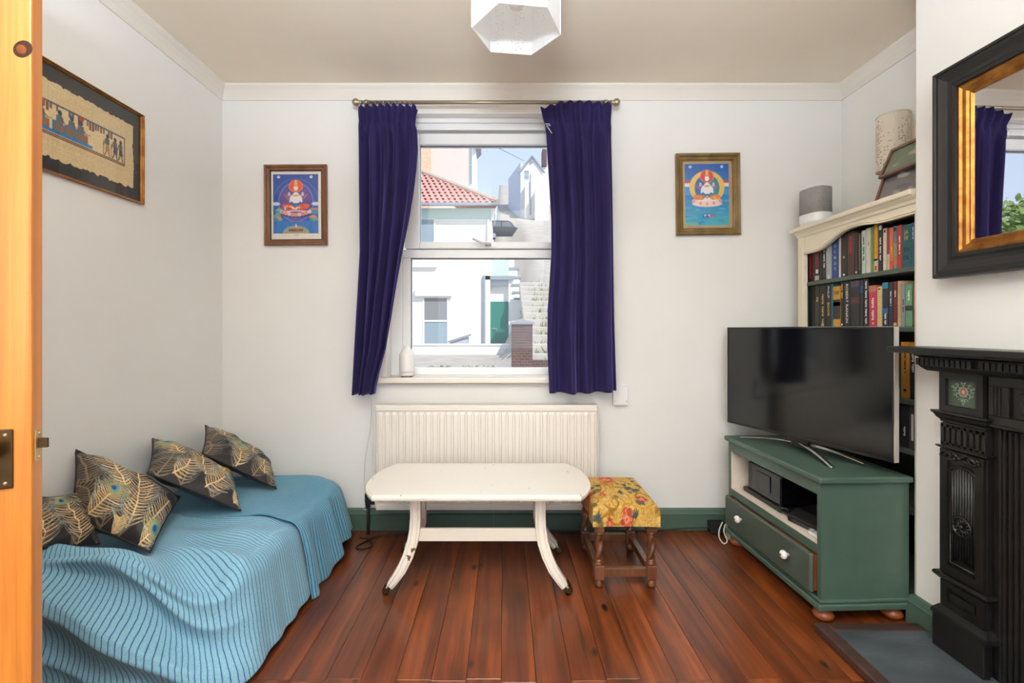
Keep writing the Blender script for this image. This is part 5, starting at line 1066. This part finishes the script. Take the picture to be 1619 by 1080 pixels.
B().cyl((pcx, pcy, pzt - .02), (pcx, pcy, H), .003).obj('cord', M['white'], pe_); B().lathe([(.035, 0), (.04, -.012), (.02, -.022), (0, -.024)], (pcx, pcy, H), 20).obj('ceiling_rose', M['white'], pe_, smooth=True)

# ------------------------------------------------------------------ small things
x_, y_, z_ = Wp(645, 597, 2.60)
df = thing('aroma_diffuser', 'white bottle-shaped aroma diffuser on the left end of the windowsill', 'diffuser', (-.532, 2.585, .825))
DX, DY, DZ = -.532, 2.585, .825
B().lathe([(0, .026), (.0415, .026), (.042, .03), (.042, .115), (.040, .124), (.028, .143), (.017, .158), (.012, .166), (.006, .168), (.0, .166)], (DX, DY, DZ), 28).obj('cover', M['ceramic'], df, smooth=True)
B().lathe([(0, .004), (.037, .004), (.041, .009), (.041, .024), (0, .024)], (DX, DY, DZ), 28).obj('base', mat('diffuser_base', (232, 226, 220), .4), df, smooth=True)
for t in range(3): B().cyl((DX + .026 * math.cos(t * 2.1 - 2.6), DY + .026 * math.sin(t * 2.1 - 2.6), DZ), (DX + .026 * math.cos(t * 2.1 - 2.6), DY + .026 * math.sin(t * 2.1 - 2.6), DZ + .005), .007).obj('foot', M['blackm'], df)
sb = thing('junction_box', 'white switched socket box on the wall below the right curtain', 'socket', Wp(979, 626, D))
a0 = Wp(968, 640, D); a1 = Wp(991, 610, D)
bx(a0[0], a1[0], D - .022, D, a0[2], a1[2]).obj('back_box', M['white'], sb, bevel=.003)
for q in (a0[0] + .008, a1[0] - .008): B().lathe([(0, -.0235), (.003, -.0232), (.003, -.021)], (q, D, a0[2] + .022), 10, axis=1).obj('screw', M['nickel'], sb)
ex_ = thing('extension_block', 'black extension block on the floor by the television unit', 'extension lead', (1.135, 2.525, 0))
bx(1.085, 1.165, 2.495, 2.548, 0, .062).obj('body', M['black'], ex_, bevel=.006)
bx(1.095, 1.155, 2.492, 2.496, .014, .05).obj('socket_face', M['blackm'], ex_)
pts = [(1.088, 2.52, .03), (1.04, 2.515, .03), (.96, 2.53, .022), (.85, 2.535, .01), (.72, 2.54, .006), (.60, 2.535, .005), (.40, 2.53, .005), (.1, 2.54, .005), (-.3, 2.53, .005), (-.62, 2.49, .005), (-.70, 2.42, .005), (-.735, 2.35, .005), (-.70, 2.33, .005), (-.665, 2.36, .006), (-.69, 2.42, .010), (-.75, 2.45, .006)]
def spline(pts, n=8):
    P = [Vector(p) for p in pts]; out = []
    for i in range(len(P) - 1):
        p0, p1, p2, p3 = P[max(i - 1, 0)], P[i], P[i + 1], P[min(i + 2, len(P) - 1)]
        for k_ in range(n):
            t = k_ / n; out.append(.5 * ((2 * p1) + (p2 - p0) * t + (2 * p0 - 5 * p1 + 4 * p2 - p3) * t * t + (3 * p1 - p0 - 3 * p2 + p3) * t ** 3))
    return out + [P[-1]]
tag(B().tube(spline(pts), .0038, 6).obj('power_cable', M['cable'], smooth=True), 'black power cable trailing along the skirting from the extension block', 'cable')
tag(bx(1.148, 1.172, 2.43, 2.47, .0, .105).obj('plug_adapter', mat('ivory_plastic', (206, 196, 170), .5), bevel=.005), 'ivory plug adapter standing behind the far end of the television unit', 'adapter')
tag(B().tube(spline([(1.12, 2.44, .09), (1.095, 2.42, .06), (1.085, 2.40, .03), (1.10, 2.385, .006), (1.125, 2.40, .012), (1.118, 2.42, .05), (1.13, 2.43, .085)]), .0032, 6).obj('flex', M['wcable'], smooth=True), 'white flex looped beside the far end of the television unit', 'cable')
tag(B().tube(spline([(-.72, 2.562, .70), (-.725, 2.56, .55), (-.75, 2.556, .40), (-.755, 2.55, .27), (-.745, 2.545, .20), (-.73, 2.54, .16), (-.74, 2.53, .12), (-.76, 2.52, .14)]), .0016, 6).obj('thin_wire', M['wcable'], smooth=True), 'thin white wire hanging down the wall left of the radiator', 'wire')

# ------------------------------------------------------------------ outside
def zg(x_, y_): return -.62 + .045 * (y_ - 4) + max(.42 * max(0, y_ - 24.5) * sm(-2.2, -1.0, x_), .29 * max(0, y_ - 11.5) * sm(.3, 1.1, x_))
gm = mat('pale_tarmac', (196, 186, 174), .9, noise=(1.6, .25), c2=(172, 164, 150), bump=(9, .4))
S(B().grid(60, 66, lambda u, v: (-30 + 46 * u, 3.2 + 72 * v, zg(-30 + 46 * u, 3.2 + 72 * v))).obj('ground', gm, smooth=True)); bpy.data.objects['ground']['label'] = 'pale sloping street and hillside outside the window'
W_ = mat('white_render', (246, 244, 240), .9, noise=(1.2, .3), c2=(238, 236, 230)); PK = mat('pink_render', (232, 214, 204), .9, noise=(1, .3), c2=(224, 204, 194)); PG = mat('pale_green_render', (190, 214, 200), .9)
GP = mat('grey_paint', (150, 156, 164), .6); DK = mat('dark_pane', (96, 108, 118), .12); LP = mat('light_pane', (150, 168, 178), .15); TEAL = mat('teal_door_paint', (34, 128, 112), .45)
RT = mat('roof_tile_clay', (218, 168, 157), .8, noise=(3, .3), c2=(200, 144, 133))
def P(px, py, Y): return Vector(Wp(px, py, Y))
HY = 22.0
ho = thing('cottage', 'white rendered cottage with red tiled hipped roof across the street', 'house', (-4.2, HY, -.2))
xr = P(775, 0, HY).x; ez = P(0, 326, HY).z
bx(-8.5, xr, HY, HY + 5, -.3, ez - .1).obj('wall', W_, ho)
bx(-8.5, xr + .02, HY - .10, HY, P(0, 346, HY).z, P(0, 330, HY).z).obj('eaves_band', mat('pale_teal_paint', (196, 222, 214), .7), ho)
B().prism([(xr, P(0, 350, HY).z), (xr + .28, ez - .12), (xr, ez - .12)], HY - .1, HY + .3, 'y').obj('eaves_corbel', W_, ho)
bx(-8.6, xr + .36, HY - .62, HY - .45, ez - .12, ez + .02).obj('gutter', GP, ho, bevel=.03)
e0 = Vector((-8.6, HY - .5, ez)); ridY = HY + 3.3; rz_ = P(0, 268, ridY).z; ridX = P(650, 0, ridY).x; hipc = Vector((xr + .36, HY - .5, ez))
rf = B().add([e0, hipc, (ridX, ridY, rz_), (-8.6, ridY, rz_), (xr - .5, HY + 6, ez)], [(0, 1, 2, 3), (1, 4, 2)]).obj('roof', RT, ho)
slope = (Vector((0, ridY, rz_)) - Vector((0, HY - .5, ez))); sl_len = slope.length; sd = slope.normalized(); nrm = Vector((1, 0, 0)).cross(sd).normalized()
tile_p = None; tw_, th_ = .27, .40
rows_ = int(sl_len / th_) + 1
for r in range(rows_):
    t = r * th_
    if t > sl_len - .05: break
    xmax = hipc.x + (ridX - hipc.x) * (t / sl_len); n_t = 0; x_ = xmax - tw_ * .6
    while x_ > -5.0:
        c = Vector((x_, HY - .5, ez)) + sd * (t - .03)
        if tile_p is None:
            b = B(); prof = [(-.135 + .27 * k_ / 8, .045 * math.sin(2 * PI * k_ / 8) + .055) for k_ in range(9)]; vs_ = []
            for q, lift in ((0, .02), (.44, 0)):
                for off in (0, -.03): vs_ += [Vector((px_, 0, 0)) + sd * q + nrm * (h_ + lift + off) for px_, h_ in prof]
            f = []
            for k_ in range(8): f += [(k_, k_ + 1, 18 + k_ + 1, 18 + k_), (9 + k_, 27 + k_, 27 + k_ + 1, 9 + k_ + 1), (k_, 9 + k_, 9 + k_ + 1, k_ + 1)]
            tile_p = b.add(vs_, f).obj('roof_tile', RT, rf, local=True)
            o = tile_p
        else: o = share(tile_p, 'roof_tile', rf)
        o.location = c - wloc(rf) ; x_ -= tw_; n_t += 1
B().tube([hipc + Vector((0, 0, .07)), Vector((ridX, ridY, rz_ + .1))], .13, 8).obj('hip_ridge', mat('lichen_ridge', (190, 176, 160), .9), rf)
def win(parent, px0, px1, py0, py1, Y, panes, lintel=None, m=DK):
    a = P(px0, py1, Y); b = P(px1, py0, Y); fwid = (b.x - a.x) * .06
    f = B().box(a.x - fwid, a.x, Y - .06, Y + .02, a.z - fwid, b.z + fwid).box(b.x, b.x + fwid, Y - .06, Y + .02, a.z - fwid, b.z + fwid).box(a.x, b.x, Y - .06, Y + .02, b.z, b.z + fwid).box(a.x, b.x, Y - .06, Y + .02, a.z - fwid, a.z)
    zs_ = [a.z + (b.z - a.z) * k_ / panes for k_ in range(panes + 1)]
    for z_ in zs_[1:-1]: f.box(a.x, b.x, Y - .05, Y + .02, z_ - fwid * .6, z_ + fwid * .6)
    fo = f.obj('window', W_, parent)
    for k_ in range(panes): bx(a.x, b.x, Y - .02, Y - .01, zs_[k_] + fwid * .3, zs_[k_ + 1] - fwid * .3).obj('pane', m[k_] if isinstance(m, list) else m, fo)
    if lintel: l0 = P(lintel[0], lintel[3], Y); l1 = P(lintel[1], lintel[2], Y); bx(l0.x, l1.x, Y - .22, Y, l0.z, l1.z).obj('lintel', W_, fo, bevel=.03)
win(ho, 671, 707, 471, 544, HY, 2, (657, 715, 455, 469), [LP, mat('net_curtain_pane', (140, 142, 144), .2)])
win(ho, 640, 686, 347, 384, HY, 1, None, LP)
bx(P(640, 0, HY).x, P(691, 0, HY).x, HY - .16, HY, P(0, 423, HY).z, P(0, 420, HY).z).obj('string_course', W_, ho)
B().cyl(P(765, 436, HY - .1), P(765, 545, HY - .1), .07, n=8).obj('downpipe', GP, ho); B().cyl(P(772, 347, HY - .1), P(772, 400, HY - .1), .06, n=8).obj('downpipe', W_, ho)
en = thing('entrance_porch', 'white porch with teal boarded door and stepped parapet beside the cottage', 'porch', (0, HY + .6, .2))
EY = HY + .5
bx(xr - .3, P(822, 0, EY).x, EY, EY + .6, 0, P(0, 436, EY).z).obj('wall', W_, en)
a = P(774, 543, EY); b = P(809, 477, EY); dd = bx(a.x, b.x, EY - .05, EY, a.z, b.z).obj('door', TEAL, en)
for k_ in range(5): q = a.x + (b.x - a.x) * (k_ + .5) / 5; bx(q - .085, q + .085, EY - .065, EY - .05, a.z, b.z).obj('board', TEAL, dd)
h_ = P(778, 520, EY - .09); B().tube([h_, h_ + Vector((.22, 0, 0)), h_ + Vector((.22, 0, -.12))], .03, 6).obj('latch', GP, dd)
bx(P(767, 0, EY).x, P(812, 0, EY).x, EY - .5, EY + .1, P(0, 444, EY).z, P(0, 438, EY).z).obj('canopy', GP, en); bx(P(770, 0, EY).x, P(810, 0, EY).x, EY - .3, EY, P(0, 452, EY).z, P(0, 444, EY).z).obj('canopy_fascia', mat('pale_grey_paint', (200, 206, 214), .7), en)
bx(P(777, 0, EY + 3).x, P(806, 0, EY + 3).x, EY + 3, EY + 4, 0, P(0, 404, EY + 3).z).obj('upper_wall', PG, en)
for k_, (px0, px1, py) in enumerate([(804, 813, 406), (808, 818, 424), (810, 821, 438), (812, 824, 450), (813, 826, 462), (816, 829, 472)]):
    q0 = P(px0, py, EY - .3 + .001 * k_); q1 = P(px1, py, EY - .3)
    bx(q0.x, q1.x, EY - .35 - k_ * .01, EY + .2, 0, q0.z).obj('parapet_step', W_, en); bx(q0.x - .1, q1.x + .08, EY - .42, EY + .24, q0.z - .07, q0.z + .03).obj('coping', GP, en)
gw = thing('garden_wall', 'low white rendered wall in front of the cottage', 'wall', (-4, 19, -.2))
bx(-9, P(810, 0, 19).x, 19, 19.3, -.6, P(0, 546, 19).z).obj('wall', W_, gw); bx(-9, P(806, 0, 19).x, 18.95, 19.35, P(0, 546, 19).z, P(0, 544, 19).z).obj('coping', W_, gw)
cbk = thing('coal_bunker', 'small grey bunker with sloping lid under the cottage window', 'bunker', P(726, 545, 21.2))
a = P(712, 548, 21.2); b = P(740, 529, 21.2)
B().prism([(a.x, a.z), (b.x, a.z), (b.x, b.z - .1), (a.x, b.z - .32)], 21.0, 21.7, 'y').obj('body', mat('bunker_grey', (186, 192, 202), .8), cbk)
B().prism([(a.x - .08, b.z - .36), (b.x + .1, b.z - .06), (b.x + .1, b.z + .02), (a.x - .08, b.z - .28)], 20.9, 21.75, 'y').obj('lid', GP, cbk)
# brick gate pier and wall stub
br = bpy.data.materials.new('brown_brick'); br.use_nodes = True; bn = br.node_tree; bt_ = bn.nodes.new('ShaderNodeTexBrick'); bc_ = bn.nodes.new('ShaderNodeTexCoord'); bmpp = bn.nodes.new('ShaderNodeMapping'); bmpp.inputs['Rotation'].default_value = (PI / 2, 0, 0)
bt_.inputs['Color1'].default_value = rgb(112, 84, 76); bt_.inputs['Color2'].default_value = rgb(92, 74, 72); bt_.inputs['Mortar'].default_value = rgb(140, 132, 128); bt_.inputs['Scale'].default_value = 4.4; bt_.inputs['Mortar Size'].default_value = .012
bn.links.new(bc_.outputs['Object'], bmpp.inputs[0]); bn.links.new(bmpp.outputs[0], bt_.inputs[0]); bn.links.new(bt_.outputs[0], bn.nodes['Principled BSDF'].inputs['Base Color']); bn.nodes['Principled BSDF'].inputs['Roughness'].default_value = .9
gp = thing('gate_pier', 'brown brick gate pier with a pointed stone cap at the foot of the steps', 'pier', P(825, 600, 10))
a = P(809, 600, 10); b = P(842, 513, 10); B().box(a.x, b.x, 10, 10.45, zg(.3, 10) - .1, b.z).obj('shaft', br, gp)
cx_ = (a.x + b.x) / 2; B().add([(a.x - .03, 9.97, b.z), (b.x + .03, 9.97, b.z), (b.x + .03, 10.48, b.z), (a.x - .03, 10.48, b.z), (a.x - .03, 9.97, b.z + .04), (b.x + .03, 9.97, b.z + .04), (b.x + .03, 10.48, b.z + .04), (a.x - .03, 10.48, b.z + .04), (cx_, 10.22, b.z + .13)], [(0, 1, 5, 4), (1, 2, 6, 5), (2, 3, 7, 6), (3, 0, 4, 7), (4, 5, 8), (5, 6, 8), (6, 7, 8), (7, 4, 8), (3, 2, 1, 0)]).obj('cap', mat('pier_cap_stone', (150, 146, 150), .9), gp)
bx(b.x, b.x + 1.2, 10.1, 10.35, zg(1, 10) - .1, P(0, 570, 10).z).obj('wall_stub', br, gp)
# flight of garden steps on the bank
stp = thing('garden_steps', 'pale stone steps climbing the grassy bank beyond the brick pier', 'steps', (1.3, 14, 0)); sm_ = mat('step_stone', (206, 200, 190), .9, noise=(3, .3), c2=(186, 178, 166))
for k_ in range(14):
    y_ = 11.4 + k_ * .75; z_ = zg(1.25, y_ + .4) + .08; bx(.65, 2.1, y_, y_ + .45, z_ - .5, z_).obj('step', sm_, stp, bevel=.02)
gr = B(); R_ = random.Random(3)
for k_ in range(900):
    u = R_.random()
    if u < .6: q = R_.randrange(14); x_ = R_.uniform(.55, 2.1); y_ = 11.4 + q * .75 + R_.uniform(.42, .75)
    elif u < .8: x_ = R_.uniform(-1.4, -.2); y_ = R_.uniform(13.2, 15.2)
    else: x_ = R_.uniform(-2.4, -1.7); y_ = R_.uniform(14.2, 15.0)
    z_ = zg(x_, y_) - .02; h_ = R_.uniform(.08, .22) if u < .6 else R_.uniform(.03, .10); a = R_.random() * 6.3; d = Vector((math.cos(a), math.sin(a), 0)); lean = Vector((R_.uniform(-.1, .1), R_.uniform(-.1, .1), h_)); p = Vector((x_, y_, z_))
    gr.add([p - d * .025, p + d * .025, p + lean + d * .008, p + lean - d * .008], [(0, 1, 2, 3)])
tag(gr.obj('grass', mat('weed_green', (142, 152, 84), .8, noise=(1.2, .3), c2=(166, 164, 106))), 'weeds and grass tufts on the bank and pavement', 'grass', kind='stuff')
# taller pink house behind the cottage
th2 = thing('tall_house', 'tall pale pink house with buff brick flank rising behind the cottage roof', 'house', (-5, 36, 0)); TY = 34.0
bx(P(681, 0, TY).x, P(741, 0, TY).x, TY, TY + 6, 0, 17).obj('wall', PK, th2)
bb2 = br.copy(); bb2.name = 'buff_brick'; q = [n for n in bb2.node_tree.nodes if n.type == 'TEX_BRICK'][0]; q.inputs['Color1'].default_value = rgb(222, 178, 140); q.inputs['Color2'].default_value = rgb(232, 196, 160); q.inputs['Mortar'].default_value = rgb(236, 226, 210); q.inputs['Scale'].default_value = 2.4
bx(-12, P(681, 0, TY).x, TY - .3, TY + 6, 0, 17).obj('brick_flank', bb2, th2)
bay = bx(P(740, 0, TY).x, P(752, 0, TY).x, TY + .2, TY + 2, 0, 17).obj('bay', W_, th2)
bx(P(740, 0, TY).x, P(754, 0, TY).x, TY - .1, TY + 2, P(0, 301, TY).z, P(0, 298, TY).z).obj('bay_sill', W_, bay); win(th2, 742, 746, 232, 292, TY + .18, 2, None, LP)
B().prism([(P(752, 0, TY).x, P(0, 236, TY).z), (P(759, 0, TY).x, 14.3), (P(759, 0, TY).x, 17), (P(752, 0, TY).x, 17)], TY - .2, TY + 2, 'y').obj('eaves_bracket', GP, th2)
# gabled house up the hill
gh = thing('gabled_house', 'tall white gabled house standing up the hill in the distance', 'house', (3.5, 54, 9)); GY = 52.0
A_ = P(823, 0, GY); xl = A_.x; xr2 = P(858, 0, GY).x; ze = P(0, 272, GY).z; za = P(840, 249, GY).z; far = Vector((.45, 58))
B().prism([(xl, 6), (xr2, 6), (xr2, ze), ((xl + xr2) / 2 + .05, za), (xl, ze)], GY, GY + 2.5, 'y').obj('front', W_, gh)
B().add([(xl, GY + .1, 5), (far.x, far.y, 5), (far.x, far.y, P(0, 283, 58).z), (xl, GY + .1, P(0, 256, GY).z), (xl + 3, GY + 2, 5), (far.x + 3, far.y + 1, 5), (far.x + 3, far.y + 1, 18), (xl + 3, GY + 2, 18)], [(0, 1, 2, 3), (1, 5, 6, 2), (0, 4, 5, 1), (3, 2, 6, 7), (4, 7, 6, 5), (0, 3, 7, 4)]).obj('flank', mat('shaded_white_render', (206, 210, 220), .9), gh)  # white house; the shade on this side is put into the blue-grey colour
bx(P(829, 0, GY).x, P(864, 0, GY).x, GY - 1.6, GY, 6, P(0, 288, GY - 1.6).z).obj('front_block', W_, gh); bx(P(845, 0, GY - 2).x, P(866, 0, GY - 2).x, GY - 3, GY - 1.6, 6, P(0, 298, GY - 3).z).obj('side_block', W_, gh)
for s_, x0 in ((1, xl), (-1, xr2)): B().tube([(x0 - s_ * .2, GY - .15, ze - .15), ((xl + xr2) / 2 + .05, GY - .15, za + .12)], .11, 6).obj('bargeboard', GP, gh)
win(gh, 829, 836, 270, 284, GY - .02, 2, None, LP); B().lathe([(.0, -.2), (.16, -.2), (.16, 0)], (P(840, 0, GY).x, GY, P(0, 256, GY).z), 12, axis=1).obj('gable_vent', GP, gh)
B().cyl(P(838.5, 276, GY - 1.7), P(838.5, 340, GY - 1.7), .08, n=6).obj('downpipe', GP, gh)
ck = thing('red_house', 'distant house with red brick chimney glimpsed beside the right curtain', 'house', (5, 60, 10)); bx(P(858, 0, 60).x, 9, 60, 64, 8, P(0, 262, 60).z).obj('wall', W_, ck); bx(P(857, 0, 60).x, P(864, 0, 60).x, 59.5, 61, P(0, 264, 60).z, P(0, 238, 60).z).obj('chimney', br, ck)
sh_ = thing('small_house', 'small white gable at the end of the lane between the two tall houses', 'house', (0, 66, 12)); a = P(788, 356, 66); b = P(806, 335, 66)
B().prism([(a.x, a.z - 2), (b.x + 1, a.z - 2), (b.x + 1, P(0, 322, 66).z), (a.x, b.z)], 66, 69, 'y').obj('wall', W_, sh_); B().tube([(a.x - .2, 65.9, b.z), (b.x + 1, 65.9, P(0, 321, 66).z)], .12, 6).obj('verge', GP, sh_)
CARM = mat('car_paint', (52, 54, 66), .25, coat=.5); TY_ = mat('tyre', (40, 40, 44), .8); RIM = mat('alloy', (190, 194, 204), .3, metal=.6)
def car(label, px0, px1, pyb, Y):
    a = P(px0, pyb, Y); b = P(px1, pyb, Y); L = max(3.4, b.x - a.x); z_ = a.z; xx = b.x - L
    c = thing('car', label, 'car', ((xx + b.x) / 2, Y, z_)); H_ = 1.55
    def q(u, v): return (xx + L * u, z_ + .22 + v * H_)
    B().prism([q(0, 0), q(1, 0), q(1, .38), q(.97, .52), q(.8, .6), q(.68, .93), q(.6, 1), q(.12, 1), q(.03, .9), q(0, .5)], Y, Y + 1.6, 'y').obj('body', CARM, c, bevel=.06)
    B().prism([q(.1, .62), q(.4, .62), q(.4, .92), q(.13, .92)], Y - .02, Y + .02, 'y').prism([q(.43, .62), q(.74, .62), q(.64, .92), q(.43, .92)], Y - .02, Y + .02, 'y').obj('side_window', DK, c)
    for u in (.2, .8):
        w_ = B().cyl((xx + L * u, Y - .05, z_ + .33), (xx + L * u, Y + .2, z_ + .33), .33, n=20).obj('wheel', TY_, c); B().cyl((xx + L * u, Y - .07, z_ + .33), (xx + L * u, Y - .04, z_ + .33), .22, n=16).obj('rim', RIM, w_)
car('dark grey car parked in front on the hill, nearer the white house', 789, 826, 378, 45.0); car('dark grey car parked behind the other up the lane', 768, 793, 375, 49.0)
tag(B().tube([P(782, 231, 30), P(806, 243, 40), P(828, 254, 51)], .02, 5).obj('overhead_wire', M['cable']), 'thin overhead wire crossing the sky', 'wire')
tag(B().cyl(P(782, 355, 40), P(782, 318, 40), .05, n=8).lathe([(.0, 0), (.12, 0), (.12, .4), (0, .45)], P(782, 320, 40), 10).obj('lamp_post', GP), 'slim grey post beside the cottage eaves', 'post')
# leafy trees down the street (seen in the mirror)
LM = mat('leaf_green', (132, 152, 84), .7, noise=(2, .3), c2=(96, 120, 60)); BK = mat('bark', (96, 80, 66), .9)
for i, (x_, y_, r_, h_) in enumerate(((-12.5, 12, 2.2, 5.4), (-18.5, 16.5, 2.8, 6.6), (-14, 22, 2.4, 6.0), (-25.5, 21, 3.0, 7.4))):
    t = thing('tree', ['round leafy tree nearest down the street', 'broad leafy tree further down the street', 'leafy tree beside the cottage', 'leafy tree at the far end of the street'][i] + ', seen in the mirror', 'tree', (x_, y_, zg(x_, y_)), group='trees down the street'); z_ = zg(x_, y_)
    B().tube([(x_, y_, z_ - .2), (x_ + .1, y_, z_ + h_ * .4), (x_, y_ + .1, z_ + h_ * .8)], [.16, .12, .06], 8).obj('trunk', BK, t); R_ = random.Random(i); lf = B()
    for k_ in range(6500):
        d = Vector((R_.gauss(0, 1), R_.gauss(0, 1), R_.gauss(0, .75))).normalized() * (r_ * R_.uniform(.55, 1) * (1 + .12 * math.sin(k_ * .7))); p = Vector((x_, y_, z_ + h_ * .62)) + Vector((d.x, d.y, d.z * .8)); a = Vector((R_.gauss(0, 1), R_.gauss(0, 1), R_.gauss(0, 1))).normalized(); b = a.orthogonal().normalized(); s_ = R_.uniform(.06, .12)
        lf.add([p - a * s_, p + b * s_ * .6, p + a * s_, p - b * s_ * .6], [(0, 1, 2, 3)])
    o = lf.obj('crown', LM, t); o['kind'] = 'stuff'
